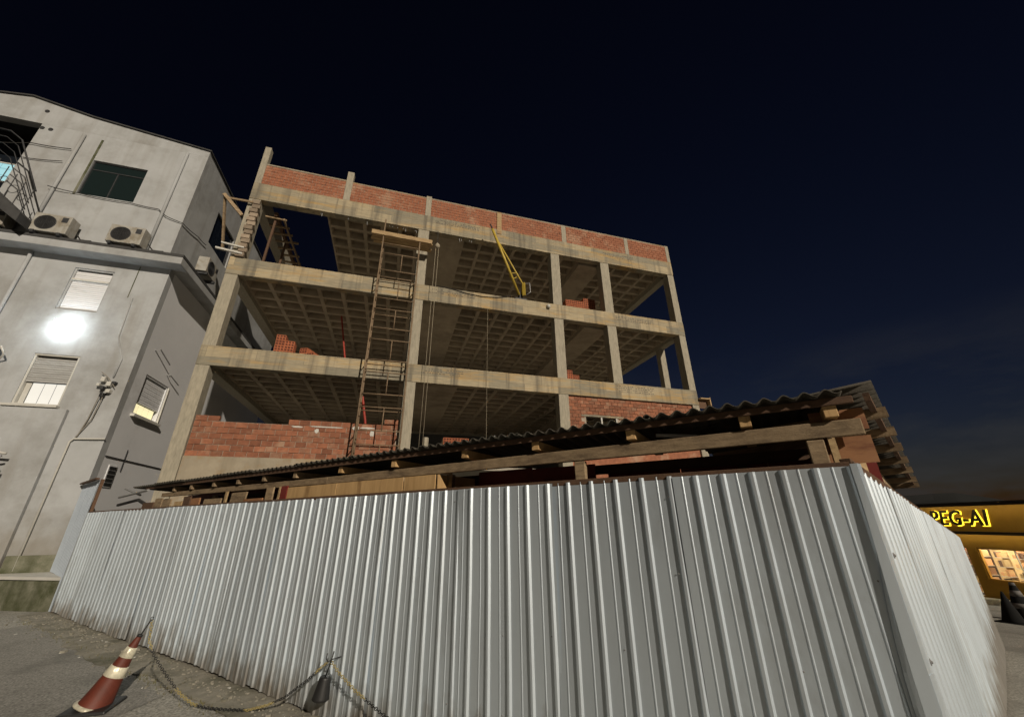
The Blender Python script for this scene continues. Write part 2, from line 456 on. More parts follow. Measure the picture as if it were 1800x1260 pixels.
def wall(P, a0, a1, z0, z1, holes, t):
    """Plastered wall with rectangular openings. P(a, depth, z) gives the point."""
    A = sorted({a0, a1} | {h[k] for h in holes for k in (0,1) if a0 < h[k] < a1})
    Z = sorted({z0, z1} | {h[k] for h in holes for k in (2,3) if z0 < h[k] < z1})
    def solid(i, j):
        if i < 0 or j < 0 or i >= len(A)-1 or j >= len(Z)-1: return False
        a = (A[i]+A[i+1])/2; z = (Z[j]+Z[j+1])/2
        return not any(h[0] < a < h[1] and h[2] < z < h[3] for h in holes)
    mb = MB()
    for i in range(len(A)-1):
        for j in range(len(Z)-1):
            if not solid(i, j): continue
            x0, x1, y0, y1 = A[i], A[i+1], Z[j], Z[j+1]
            mb.quad(P(x0,0,y0), P(x1,0,y0), P(x1,0,y1), P(x0,0,y1))
            mb.quad(P(x0,t,y0), P(x0,t,y1), P(x1,t,y1), P(x1,t,y0))
            if not solid(i-1,j): mb.quad(P(x0,0,y0), P(x0,0,y1), P(x0,t,y1), P(x0,t,y0))
            if not solid(i+1,j): mb.quad(P(x1,0,y0), P(x1,t,y0), P(x1,t,y1), P(x1,0,y1))
            if not solid(i,j-1): mb.quad(P(x0,0,y0), P(x0,t,y0), P(x1,t,y0), P(x1,0,y0))
            if not solid(i,j+1): mb.quad(P(x0,0,y1), P(x1,0,y1), P(x1,t,y1), P(x0,t,y1))
    return mb

# ------------------------------------------------------------------ layout of the hoarding (metres); most positions from here on taken from image pixels
D = Vector((0.665, -0.747, 0)).normalized()      # along the front hoarding, towards its corner
N_ = Vector((0.747, 0.665, 0)).normalized()      # away from the street
CN = Vector((2.418, 1.577, 0))                   # the street corner of the hoarding
RD = Vector((0.903, 0.430, 0)).normalized()      # along the side hoarding, downhill
RN = Vector((-0.430, 0.903, 0)).normalized()     # inwards from the side hoarding
def S(s, off, z): return CN + D*s + N_*off + Vector((0,0,z))
def T(t, off, z): return CN + RD*t + RN*off + Vector((0,0,z))
def fall(p):                                     # the street falls away past the corner
    t = (Vector((p[0], p[1], 0)) - CN).dot(RD)
    if t <= 0: return 0.0
    t2 = min(t, 60.0)
    return -0.074*(t2 - 2.0*(1-math.exp(-t2/2.0)))

# ------------------------------------------------------------------ the ground
def sheet(name, m, inside, step, bounds, dz, label):
    mb = MB(); x0, x1, y0, y1 = bounds
    return mb
gx = [-1500,-400,-150,-80,-50,-35,-25] + [-18+0.75*i for i in range(85)] + [55,70,100,160,300,700,1800]
gy = [-900,-300,-120,-60,-35,-22] + [-14+0.75*i for i in range(70)] + [45,60,90,150,300,700,1800]
mb = MB()
for y in gy:
    for x in gx:
        mb.v.append((x, y, fall((x, y))))
nx = len(gx)
for j in range(len(gy)-1):
    for i in range(nx-1):
        a = j*nx+i
        mb.f.append((a, a+1, a+1+nx, a+nx))
g = single(mb, "ground", 'asphalt', (0,0,0), "worn grey asphalt street falling away to the right", None, kind='structure', smooth=True)

# rough concrete strip along the foot of the hoarding, with a broken edge
mb = MB(); pts_a, pts_b = [], []
rs = random.Random(3)
for k in range(80):
    s = -13.3 + 13.6*k/79
    wdt = 0.36 + 0.10*rs.random() + (0.12 if 20 < k < 34 else 0)
    pts_a.append(S(s, 0.25, 0.014)); pts_b.append(S(s, -wdt, 0.012)); 
for k in range(79):
    mb.quad(pts_a[k], pts_a[k+1], pts_b[k+1], pts_b[k])
    mb.quad(pts_b[k], pts_b[k+1], pts_b[k+1]-Vector((0,0,0.03)), pts_b[k]-Vector((0,0,0.03)))
single(mb, "pavement", 'concrete', (0,0,0), "narrow broken concrete strip at the foot of the front hoarding", None, kind='structure')
# darker asphalt patch on the street left of the cone
mb = MB()
pa = [(-5.75,10.2),(-4.0,8.3),(-2.9,6.85),(-2.0,5.75),(-2.6,4.4),(-3.6,4.2),(-5.2,5.6),(-7.0,7.6),(-7.4,8.9)]
mb.poly([(x,y,0.006) for x,y in pa])
single(mb, "road", 'patch', (0,0,0), "darker asphalt trench patch in the street beside the cone", None, kind='structure')

# wooded ridge on the skyline
mb = MB(); rs = random.Random(11); prev = None
for k in range(61):
    az = math.radians(20 + 1.5*k)
    # azimuth measured from the +Y of the world, clockwise
    dirv = Vector((math.sin(az), math.cos(az), 0))
    h = 20 + 7*math.sin(k*0.33) + 3*math.sin(k*1.1+1) + rs.random()*1.5
    row = [dirv*430+Vector((0,0,-12)), dirv*520+Vector((0,0,h*0.75-4)), dirv*600+Vector((0,0,h)), dirv*760+Vector((0,0,-12))]
    if prev:
        for i in range(3): mb.quad(prev[i], row[i], row[i+1], prev[i+1])
    prev = row
single(mb, "hills", 'hill', (0,0,0), "black wooded ridge on the skyline behind the shop", None, kind='structure', smooth=True)

# ================================================================== unfinished building
U0, U1, W0, W1 = -5.95, 12.05, 12.95, 21.6
ub = root("unfinished_building", (3.0, W0, 0), "unfinished four storey concrete frame with red brick parapet and waffle ceilings behind the hoarding", "building")
LEV = [(6.00, 6.64, 6.62), (9.22, 9.88, 9.86), (12.45, 13.20, 13.15)]     # beam bottom, beam top, floor top
CEIL = [6.12, 9.34, 12.66]
COLS = [(-5.95,-5.58),(0.03,0.45),(5.70,6.10),(8.12,8.54),(11.72,12.05)]
BASE = -0.4
bounds_z = [(BASE, 6.00), (6.64, 9.22), (9.88, 12.45)]
for zi, (a, b) in enumerate(bounds_z):
    for ci, (c0, c1) in enumerate(COLS):
        if zi == 0 and ci == 3: continue
        part(MB().box(c0, c1, W0+0.015, W0+0.40, a, b), "column", 'column', ub, bevel=0.012)
    for c0 in (-5.9, 0.05, 5.7, 11.7):
        part(MB().box(c0, c0+0.35, W1-0.5, W1-0.15, a, b), "column", 'column', ub)
for a, b in bounds_z[:2]:
    part(MB().box(11.74, 12.03, W0+1.5, W0+1.78, a, b), "column", 'column', ub)
for zi, (z0, z1, zf) in enumerate(LEV):
    part(MB().box(U0, U1, W0, W0+0.28, z0, z1), "front_beam", 'beam', ub, bevel=0.01)
    part(MB().box(U0+0.01, U0+0.36, W0+0.41, W1, z0-0.05, zf-0.03), "side_beam", 'column', ub)
    part(MB().box(U1-0.34, U1-0.01, W0+0.41, W1, z0-0.02, zf-0.03), "side_beam", 'column', ub)
    part(MB().box(7.25, 8.36, W0+0.41, W1, z0-0.03, zf-0.06), "cross_beam", 'slab', ub)
    part(MB().box(U0+0.37, U1-0.35, W1-0.14, W1, z0, zf-0.05), "rear_beam", 'column', ub)

def waffle(u0, u1, w0, w1, zb, zf, solid_u=None):
    """Coffered ceiling: ribs with tapered pans between, floor on top."""
    mb = MB(); pu, pw, dep = 0.745, 0.63, 0.27
    us = u0 if solid_u is None else solid_u
    if us > u0: mb.quad((u0,w0,zb),(u0,w1,zb),(us,w1,zb),(us,w0,zb))
    nu = max(1, round((u1-us)/pu)); nw = max(1, round((w1-w0)/pw)); pu = (u1-us)/nu; pw = (w1-w0)/nw
    for i in range(nu):
        for j in range(nw):
            a0, a1 = us+i*pu, us+(i+1)*pu; b0, b1 = w0+j*pw, w0+(j+1)*pw
            r = 0.065; tp = 0.045
            O = [(a0,b0),(a1,b0),(a1,b1),(a0,b1)]
            I = [(a0+r,b0+r),(a1-r,b0+r),(a1-r,b1-r),(a0+r,b1-r)]
            K = [(a0+r+tp,b0+r+tp),(a1-r-tp,b0+r+tp),(a1-r-tp,b1-r-tp),(a0+r+tp,b1-r-tp)]
            base = len(mb.v)
            mb.v += [(x,y,zb) for x,y in O]+[(x,y,zb) for x,y in I]+[(x,y,zb+dep) for x,y in K]
            for k in range(4):
                n = (k+1)%4
                mb.f.append((base+k, base+4+k, base+4+n, base+n))
                mb.f.append((base+4+k, base+8+k, base+8+n, base+4+n))
            mb.f.append((base+8, base+11, base+10, base+9))
    part(MB().box(u0+0.002,u1-0.002,w0+0.002,w1-0.002,zf-0.04,zf), "floor", 'screed', ub)
    zt = zf-0.042
    mb.quad((u0,w0,zt),(u1,w0,zt),(u1,w1,zt),(u0,w1,zt))
    mb.quad((u0,w0,zb),(u0,w0,zt),(u0,w1,zt),(u0,w1,zb))
    mb.quad((u1,w0,zb),(u1,w1,zb),(u1,w1,zt),(u1,w0,zt))
    return part(mb, "waffle_ceiling", 'slab', ub, fix=False)
for zi, zb in enumerate(CEIL):
    zf = LEV[zi][2]
    wa, wb_ = W0+0.285, W1-0.145
    if zi < 2: waffle(U0+0.365, -0.02, wa+0.13, wb_, zb, zf)
    else: waffle(-3.45, -0.02, wa+0.13, wb_, zb, zf)
    waffle(-0.015, 7.245, wa+0.13, wb_, zb, zf, solid_u=1.90)
    waffle(8.365, U1-0.345, wa+0.13, wb_, zb, zf)
part(MB().box(U0+0.45, U1-0.4, W1-0.12, W1-0.03, 3.31, 5.98), "rear_wall", 'void', ub)  # dark wall added to shut out the sky behind the lowest storey
# ground bearing floor
part(MB().box(U0+0.4, U1-0.4, W0+0.45, W1-0.55, 3.20, 3.30), "floor_slab", 'screed', ub)

# parapet: short posts, brick infill, mortar cap
PP = [(-5.95,-5.74,15.03),(-2.92,-2.68,14.66),(0.22,0.44,14.24),(3.26,3.46,14.22),(6.30,6.52,14.16),(9.55,9.75,14.16),(11.87,12.05,14.18)]
for i, (a, b, z) in enumerate(PP):
    if i == 3: part(MB().box(a, b, W0-0.03, W0+0.02, 12.95, 14.12), "formwork_post", 'freshwood', ub)
    else: part(MB().box(a, b, W0+0.004, W0+0.24, 13.20, z), "parapet_post", 'column', ub, bevel=0.01)
mortar = MB(); bricks = MB(); caps = MB(); rs = random.Random(5)
BL, BH, J = 0.235, 0.118, 0.013
for i in range(len(PP)-1):
    a = PP[i][1]; b = PP[i+1][0]
    if i == 3: a = PP[2][1]; 
    if i == 2: continue
    top = 14.20 if i == 0 else 14.16
    mortar.box(a, b, W0+0.030, W0+0.16, 13.20, top-0.06)
    caps.box(a, b, W0+0.012, W0+0.19, top-0.058, top)
    for r in range(7):
        z = 13.212+r*(BH+J); x = a+0.012-(BL/2 if r % 2 else 0)
        while x < b-0.02:
            x0, x1 = max(x, a+0.006), min(x+BL-J, b-0.006)
            if x1-x0 > 0.04 and not (i == 0 and r == 4 and 1.9 < x0-a < 2.1):
                pr = rs.random()*0.008
                bricks.box(x0, x1, W0+0.018-pr, W0+0.10, z, min(z+BH, top-0.062))
            x += BL
part(MB().box(PP[0][1]+1.94, PP[0][1]+2.14, W0+0.02, W0+0.034, 13.212+4*(BH+J)-0.02, 13.212+5*(BH+J)-0.01), "gap_shade", 'black', ub)  # black box painting the shade in a missing brick's hole
pm = part(mortar, "parapet_infill", 'mortar', ub)
part(bricks, "bricks", 'brick', pm, kind='stuff')
part(caps, "parapet_cap", 'baserender', ub)

# brick walls at the lowest storey in view: individual bricks
BL, BH, J = 0.30, 0.152, 0.014
brick_me = MB().box(-0.142, 0.142, -0.05, 0.05, -0.076, 0.076).mesh("brick", M['brick'])
old_me = MB().box(-0.142, 0.142, -0.05, 0.05, -0.076, 0.076).mesh("old_brick", M['oldbrick'])
half_me = MB().box(-0.068, 0.068, -0.05, 0.05, -0.076, 0.076).mesh("half_brick", M['brick'])
def brick_wall(u0, u1, z0, rows, skip, name, mort_boxes):
    m = MB()
    for bx in mort_boxes: m.box(*bx)
    w = part(m, name, 'mortar', ub)
    for r in range(rows):
        z = z0+r*(BH+J)+BH/2
        x = u0+0.01-(BL/2 if r % 2 else 0)
        while x < u1-0.02:
            x0, x1 = max(x, u0+0.006), min(x+BL-J, u1-0.006)
            cx = (x0+x1)/2
            if x1-x0 > 0.07 and not skip(cx, z, r):
                full = x1-x0 > BL*0.66
                sc = (x1-x0)/((BL-0.016) if full else (BL/2-0.014))
                inst(brick_me if full else half_me, "brick", w, (cx, W0+0.14+rs.uniform(-0.007,0.007), z+rs.uniform(-.003,.003)), (0,rs.uniform(-.008,.008),rs.uniform(-.01,.01)), (sc,1,1))
            x += BL
    return w
ZL = 3.36
brick_wall(-5.57, 0.02, ZL, 7, lambda x, z, r: (r == 6 and not (-5.57 < x < -5.0 or x > -3.05)),
           "brick_wall", [(-5.57, 0.02, W0+0.108, W0+0.23, ZL, ZL+6*(BH+J)-0.004), (-3.05, 0.02, W0+0.108, W0+0.23, ZL+6*(BH+J)-0.002, ZL+7*(BH+J)-0.02), (-5.57, -5.05, W0+0.108, W0+0.23, ZL+6*(BH+J)-0.002, ZL+7*(BH+J)-0.02)])
brick_wall(-0.42, 0.02, ZL+7*(BH+J), 1, lambda x, z, r: False, "brick_wall", [(-0.42, 0.02, W0+0.108, W0+0.23, ZL+7*(BH+J)+0.002, ZL+8*(BH+J)-0.03)])
# smeared mortar on the left wall
sm = MB()
for (x, z, w_, h_) in ((-2.9,4.30,0.35,0.05),(-2.1,4.33,1.0,0.045),(-1.25,4.34,0.2,0.16),(-2.35,4.2,0.12,0.14),(-0.9,4.36,0.55,0.05),(-0.75,4.2,0.12,0.22)):
    c = [(x+w_*0.5*math.cos(t)*(0.8+0.35*rs.random()), z+h_*0.5*math.sin(t)*(0.7+0.6*rs.random())) for t in [2*math.pi*k/14 for k in range(14)]]
    sm.poly([(p, W0+0.078, q) for p, q in c])
    for k in range(14):
        p, q = c[k], c[(k+1)%14]
        sm.quad((p[0],W0+0.078,p[1]),(q[0],W0+0.078,q[1]),(q[0],W0+0.1,q[1]),(p[0],W0+0.1,p[1]))
part(sm, "mortar_smear", 'whitetrim', ub)
part(MB().box(-5.57, 0.02, W0+0.06, W0+0.24, BASE, ZL-0.004), "base_wall", 'baserender', ub)
WIN = (6.80, 8.12, 3.9, 5.22)
BL, BH, J = 0.245, 0.122, 0.013
brick_me = MB().box(-0.115, 0.115, -0.05, 0.05, -0.061, 0.061).mesh("brick", M['brick'])
half_me = MB().box(-0.055, 0.055, -0.05, 0.05, -0.061, 0.061).mesh("half_brick", M['brick'])
zr0 = 5.985-11*(BH+J)
rw = brick_wall(6.11, 11.71, zr0, 11, lambda x, z, r: z < 4.5+(x-6.1)*0.16 or (WIN[0]-0.1 < x < WIN[1]+0.1 and z < WIN[3]+0.05), "brick_wall",
           [(6.11, WIN[0], W0+0.108, W0+0.23, zr0, 5.985), (WIN[1], 11.71, W0+0.108, W0+0.23, zr0, 5.985), (WIN[0]-0.0005, WIN[1]+0.0005, W0+0.109, W0+0.229, WIN[3]+0.06, 5.984)])
part(MB().box(WIN[0]-0.2, WIN[1]+0.25, W0+0.07, W0+0.235, WIN[3], WIN[3]+0.058), "lintel", 'beam', rw)
part(MB().box(7.42, 7.48, W0+0.09, W0+0.14, WIN[2], WIN[3]).box(WIN[1]-0.05, WIN[1], W0+0.09, W0+0.14, WIN[2], WIN[3]), "window_prop", 'whitetrim', rw)
part(MB().box(6.11, 11.71, W0+0.09, W0+0.24, BASE, zr0-0.004), "base_wall", 'brick', ub)

# printed tie marks left by the formwork on the beams
pr = MB()
for (u0, u1, z, rows, wz) in ((0.62,2.5,13.06,3,0.05),(0.62,2.4,9.74,3,0.05),(0.62,2.0,6.50,3,0.05),(8.3,9.9,13.02,3,0.05),(8.5,10.3,9.70,3,0.05),(8.2,9.9,6.52,4,0.045)):
    for r in range(rows):
        x = u0+0.1*rs.random()
        while x < u1:
            l = rs.uniform(0.03, 0.11)
            if rs.random() < 0.82: pr.box(x, x+l, W0-0.0025, W0+0.002, z-r*0.075, z-r*0.075+0.028)
            x += l+rs.uniform(0.02,0.05)
part(pr, "formwork_print", 'print', ub, kind='stuff')
# tie wires and broken bits hanging below the top beam
tw = MB()
for k in range(16):
    x = rs.uniform(-5.2, 3.0); l = rs.uniform(0.06, 0.22)
    tw.tube([(x, W0+0.1, 12.45), (x+rs.uniform(-.04,.04), W0+0.08, 12.45-l)], 0.012, 5)
part(tw, "tie_wire", 'greymetal', ub, kind='stuff')

# toothed brick pier beside the left column at the top storey
for k in range(13):
    z = 9.98+k*0.19
    o = inst(old_me, "brick", ub, (-5.66+(0.03 if k % 2 else -0.015), W0-0.038+rs.uniform(-.01,.01), z), (0,0,rs.uniform(-.03,.03)), (0.9,0.9,1))
# left formwork under the top slab edge, with joists sticking out into the open bay
fw = root("formwork_staging", (-5.5, 15.0, 12.2), "dark timber formwork with projecting joists under the open top left bay", "formwork")
part(MB().bar((-5.15, 13.4, 12.30), (-5.15, 18.2, 12.30), 0.10, 0.16), "bearer", 'darkwood', fw)
for k in range(10):
    y = 13.5+k*0.47
    part(MB().bar((-5.5, y, 12.19), (-4.75+rs.uniform(-.12,.12), y+rs.uniform(-.05,.05), 12.19), 0.07, 0.06), "joist", 'wood', fw)
part(MB().bar((-4.85, 13.4, 12.11), (-4.85, 18.2, 12.11), 0.05, 0.09), "ledger", 'wood', fw)
for y in (13.6, 15.1, 16.6):
    part(MB().bar((-5.22, y, 9.87), (-5.18, y, 12.22), 0.07, 0.07, up=(0,1,0)), "prop", 'darkwood', fw)

tb = root("timber_brace", (-5.9, 12.8, 11.9), "grey timber outrigger brace left of the top brick pier", "brace")
part(MB().bar((-6.62, 12.75, 12.25), (-5.95, 12.85, 11.55), 0.07, 0.11), "strut", 'wood', tb)
part(MB().bar((-6.60, 12.78, 12.27), (-6.55, 13.6, 10.6), 0.06, 0.09), "post", 'wood', tb)
part(MB().bar((-6.55, 12.86, 12.20), (-5.75, 12.86, 12.20), 0.05, 0.07), "rail", 'wood', tb)
st = MB().bar((-6.25, 12.8, 10.28), (-5.6, 12.88, 10.25), 0.06, 0.05).bar((-6.35, 12.78, 10.03), (-5.6, 12.88, 10.0), 0.08, 0.06)
single(st, "wooden_batten", 'whitetrim', (-6.0, 12.8, 10.1), "two short pale battens poking out left of the brick pier", "battens")

cr = root("corner_crate", (12.3, 13.0, 5.9), "small open wooden box fixed to the right end of the lowest beam", "wooden box")
part(MB().box(12.06, 12.50, 12.98, 13.02, 5.88, 6.24), "back_board", 'darkwood', cr)
part(MB().box(12.50, 12.55, 12.80, 13.02, 5.85, 6.32), "side_board", 'freshwood', cr)
part(MB().box(12.06, 12.499, 12.80, 13.02, 6.242, 6.29), "top_board", 'freshwood', cr)

# ------------------------------------------------------------------ scaffold tower in front of the second column
sc = root("scaffold_tower", (-0.6, 12.3, 3.0), "slim rusty scaffold tower standing in front of the second column", "scaffold")
SX = (-1.18, 0.12); SY = (12.30, 12.75)
for x in SX:
    for y in SY:
        part(MB().tube([(x, y, 0.0), (x, y, 12.05 if (x < 0 and y < 12.5) else 11.28)], 0.026, 8), "pole", 'rust', sc, smooth=True)
z = 3.0; k = 0
while z < 11.2:
    for y in (SY[:1] if k % 3 else SY):
        part(MB().tube([(SX[0], y, z), (SX[1], y, z)], 0.018, 6), "ledger", 'rust', sc, smooth=True)
        if k % 2 == 0 and z < 10.5 and y == SY[0]:
            part(MB().tube([(-0.45, y, z), (-0.45, y, z+0.72)], 0.018, 6), "stiffener", 'rust', sc, smooth=True)
    for x in SX:
        part(MB().tube([(x, SY[0], z+0.1), (x, SY[1], z+0.1)], 0.020, 6), "transom", 'rust', sc, smooth=True)
    z += 0.72 if k % 2 == 0 else 0.42
    k += 1
pk = root("scaffold_planks", (-0.5, 12.3, 11.75), "bundle of pale planks laid across the top of the scaffold tower", "planks")
for (a, b, y, z, h) in ((-1.58,0.55,12.28,11.30,0.05),(-1.62,0.50,12.45,11.30,0.05),(-1.55,0.58,12.63,11.30,0.05),(-1.52,0.60,12.37,11.355,0.05),(-1.60,0.57,12.23,11.30,0.17)):
    part(MB().obox((a, y, z), (b-a, 0.03, -0.01), (0, 0.05 if h > .1 else 0.15, 0), (0, 0, h)), "plank", 'freshwood', pk, bevel=0.004)

# yellow hoist leaning out of the third storey
yh = root("yellow_hoist", (4.1, 12.9, 10.0), "yellow steel winch hoist with a long boom leaning out of the top storey", "hoist")
b0 = Vector((4.24, 13.05, 10.12)); b1 = Vector((2.92, 12.35, 12.62))
part(MB().tube([b0, b1], 0.055, 10), "boom", 'yellow', yh, smooth=True)
part(MB().tube([b1, b1+(b1-b0).normalized()*0.22], 0.03, 8), "boom_tip", 'darkmetal', yh, smooth=True)
part(MB().tube([b0+Vector((0.10,0.1,0.05)), Vector((4.38,12.95,10.6)), b1+(b0-b1)*0.12], 0.032, 8), "stay", 'yellow', yh, smooth=True)
part(MB().bar((4.42,12.95,10.07), (4.40,12.93,10.66), 0.12, 0.05), "bracket", 'yellow', yh)
part(MB().box(4.05,4.55,12.98,13.4,9.885,9.95).box(4.28,4.42,13.1,13.3,9.95,10.35), "base_frame", 'darkmetal', yh)
part(MB().ring((3.98,12.95,10.95), (1,0,0.3), (0,0.3,1), 0.17, 0.17, 0.025, 16, 6), "cable_drum", 'yellow', yh, smooth=True)
part(MB().tube([(4.42,12.92,10.62),(4.66,12.9,10.66),(4.68,12.9,10.25),(4.5,12.95,10.1)], 0.02, 6), "handle", 'greymetal', yh, smooth=True)
single(MB().tube([(3.9,12.9,9.95),(3.3,12.93,9.78),(2.7,12.93,9.72),(2.1,12.93,9.76),(1.5,12.93,9.87),(0.8,12.93,9.93)], 0.014, 6), "hanging_cable", 'cable', (2.5,12.9,9.8), "black cable sagging over the face of the upper beam under the hoist", "cable", smooth=True)
jb = MB().lathe([(0.06,0),(0.08,0.05),(0.08,0.12),(0.03,0.17)], 12, base=(5.45,12.9,9.62))
single(jb, "hanging_bulb", 'whitetrim', (5.45,12.9,9.6), "small white fitting on the upper beam left of the third column", "fitting", smooth=True)

pl = root("rope_pulley", (0.8, 12.7, 11.5), "pale rope pulley hanging right of the scaffold with ropes running down", "pulley")
part(MB().lathe([(0.02,0.18),(0.09,0.08),(0.10,0.0),(0.05,-0.08)], 14, base=(0.80,12.65,11.50)), "pulley_block", 'rope', pl, smooth=True)
for dx in (-0.06, 0.05):
    part(MB().tube([(0.80+dx,12.65,11.46),(0.78+dx,12.62,8.0),(0.76+dx,12.65,3.2)], 0.009, 5), "rope", 'rope', pl, smooth=True)
single(MB().tube([(0.80,12.75,11.65),(0.80,12.95,12.5)], 0.01, 5), "pulley_hook", 'darkmetal', (0.8,12.75,11.7), "thin hanger rod above the rope pulley", "hook")
single(MB().tube([(2.9,12.9,9.2),(2.92,12.88,3.3)], 0.006, 5), "plumb_line", 'rope', (2.9,12.9,6), "thin plumb line hanging down the middle bay", "plumb line")
single(MB().tube([(-2.62,15.3,9.33),(-2.02,15.0,6.63)], 0.032, 8), "red_prop", 'redsteel', (-2.1,15,6.63), "red steel prop leaning under the waffle ceiling in the left bay", "prop")
single(MB().tube([(-1.25,13.8,5.6),(-0.75,13.8,3.32)], 0.04, 8), "red_prop", 'redsteel', (-1.0,13.8,3.32), "red steel prop behind the scaffold above the lowest brick wall", "prop")
pw_ = root("prop_bundle", (2.0, 14.0, 3.3), "thin upright props and boards at the foot of the middle bay", "props")
for (x, y, zt, dx, m_) in ((0.95,13.3,4.2,0.0,'column'),(1.5,13.6,4.25,0.05,'rust'),(2.05,13.6,4.2,0.14,'freshwood'),(3.35,13.4,4.4,-0.02,'greymetal'),(3.55,13.7,4.5,0.35,'rust')):
    part(MB().tube([(x,y,3.3),(x+dx,y,zt)], 0.028 if m_ != 'column' else 0.09, 6), "prop", m_, pw_)

# ------------------------------------------------------------------ stacks of clay blocks on the floors
blk = MB()
blk.box(-0.145,0.145,-0.095,0.095,-0.095,0.095)
for ix in range(3):
    for iz in range(2):
        cx = -0.093+ix*0.093; cz = -0.045+iz*0.09
        blk.quad((cx-0.033,-0.0962,cz-0.03),(cx+0.033,-0.0962,cz-0.03),(cx+0.033,-0.0962,cz+0.03),(cx-0.033,-0.0962,cz+0.03))
blk_me = blk.mesh("hollow_block", M['brickpile'], fix=False)
M['coreshade'] = mat("core_shade", (0.10,0.03,0.018),(0.07,0.02,0.012),0.95,bump=0)  # dark clay tone on flat quads paints the shade inside the cores
blk_me.materials.append(M['coreshade'])
for i, p in enumerate(blk_me.polygons): p.material_index = 1 if i >= 6 else 0
def pile(name, u0, n, rows, y, z0, top, label, rotz=0.0):
    r_ = root(name, (u0+n*0.15, y, z0), label, "brick stack", "stacks of clay blocks on the floors")
    for r in range(rows):
        for d_ in range(2):
            for k in range(n):
                if r == rows-1 and not (top[0] <= k < top[1]): continue
                o = inst(blk_me, "brick", r_, (u0+0.15+k*0.295, y+d_*0.20, z0+0.097+r*0.195), (0,0,rs.uniform(-.02,.02)))
    r_.rotation_euler = (0,0,rotz)
    return r_
pile("brick_stack", 6.72, 5, 6, 14.0, 9.86, (3,5), "stack of hollow red blocks beside the third column on the top floor")
pile("brick_stack", -4.28, 2, 5, 13.9, 6.62, (0,1), "left half of the loose red block heap on the left bay floor", 0.05)
pile("brick_stack", -3.62, 2, 4, 14.35, 6.62, (0,1), "right half of the loose red block heap in the left bay, turned slightly", -0.45)
pile("brick_stack", 6.2, 3, 4, 14.0, 6.62, (0,2), "low stack of blocks just right of the third column on the middle floor")
pile("brick_stack", 1.55, 4, 5, 13.6, 3.30, (0,3), "short stack of pale red blocks at the foot of the middle bay")

# ================================================================== white building on the left
WB = 12.92  # building's coordinates scaled about the camera eye, results written in as plain values
wb = root("white_building", (-10.0, WB, 0), "old two storey white building with gabled top and lit lamp at the left", "building")
front = lambda a, d, z: (a, WB+d, z)
W_LOW = (-9.60, -8.62, 4.51, 5.93)
W_MID = (-9.66, -8.70, 7.30, 8.70)
W_UP = (-10.55, -9.06, 11.37, 12.80)
W_DOOR = (-15.2, -12.28, 10.9, 13.95)
SIDE = -7.37
SIDE2 = -7.56
part(wall(front, -16.0, SIDE, 0.0, 9.05, [W_LOW, W_MID], 0.25), "front_wall", 'white', wb)
side = lambda a, d, z: (SIDE-d, a, z)
SW = (13.62, 14.95, 4.57, 5.78)
part(wall(side, WB+0.252, 24.0, 0.0, 9.048, [SW], 0.25), "side_wall", 'whitelift', wb)
part(MB().box(-16, SIDE2, WB+0.003, WB+0.25, 9.395, 10.0) if False else wall(lambda a, d, z: (a, WB+0.003+d, z), -16.0, SIDE2, 9.40, 13.90, [W_UP, W_DOOR], 0.25), "upper_front_wall", 'white', wb)
gp = [(-16.0,13.902),(-16.0,14.45),(-12.87,14.97),(-11.13,14.60),(SIDE2,14.15),(SIDE2,13.902)]
gm = MB(); gm.poly([(x,WB+0.003,z) for x,z in gp]); gm.poly([(x,WB+0.253,z) for x,z in reversed(gp)])
for k in range(len(gp)):
    a, b = gp[k], gp[(k+1)%len(gp)]
    gm.quad((a[0],WB+0.003,a[1]),(b[0],WB+0.003,b[1]),(b[0],WB+0.253,b[1]),(a[0],WB+0.253,a[1]))
part(gm, "gable", 'white', wb)
SU = (14.64, 16.4, 11.46, 12.90)
part(wall(lambda a, d, z: (SIDE2-d, a, z), WB+0.256, 24.0, 9.40, 14.14, [SU], 0.25), "upper_side_wall", 'white', wb)
part(MB().box(-16, SIDE2-0.26, 23.75, 24.0, 0, 14.1), "rear_wall", 'void', wb)
part(MB().box(-16.2, -16.002, WB, 24.0, 0, 14.3), "far_wall", 'void', wb)
rp = [(-16.2,14.42),(-12.87,14.975),(-11.13,14.605),(SIDE2+0.05,14.155)]
rf = MB()
for k in range(3):
    (x0,z0),(x1,z1) = rp[k], rp[k+1]
    rf.hexa([(x0,WB-0.05,z0),(x1,WB-0.05,z1),(x1,24.1,z1),(x0,24.1,z0),(x0,WB-0.05,z0+0.05),(x1,WB-0.05,z1+0.05),(x1,24.1,z1+0.05),(x0,24.1,z0+0.05)])
part(rf, "roof", 'roofdark', wb)
part(MB().box(-16.2, SIDE+0.42, WB-0.42, 24.2, 9.055, 9.30), "ledge_slab", 'white', wb, bevel=0.015)
part(MB().box(-16.2, SIDE+0.43, WB-0.43, 24.21, 9.303, 9.395), "ledge_flashing", 'roofdark', wb)
part(MB().box(-16.0, -8.35, WB-0.10, WB-0.003, 0.62, 4.42), "wall_projection", 'white', wb, bevel=0.01)
part(MB().box(-8.31, SIDE-0.02, WB-0.07, WB-0.003, 0.60, 0.98), "wall_footing", 'plinth', wb, bevel=0.01)
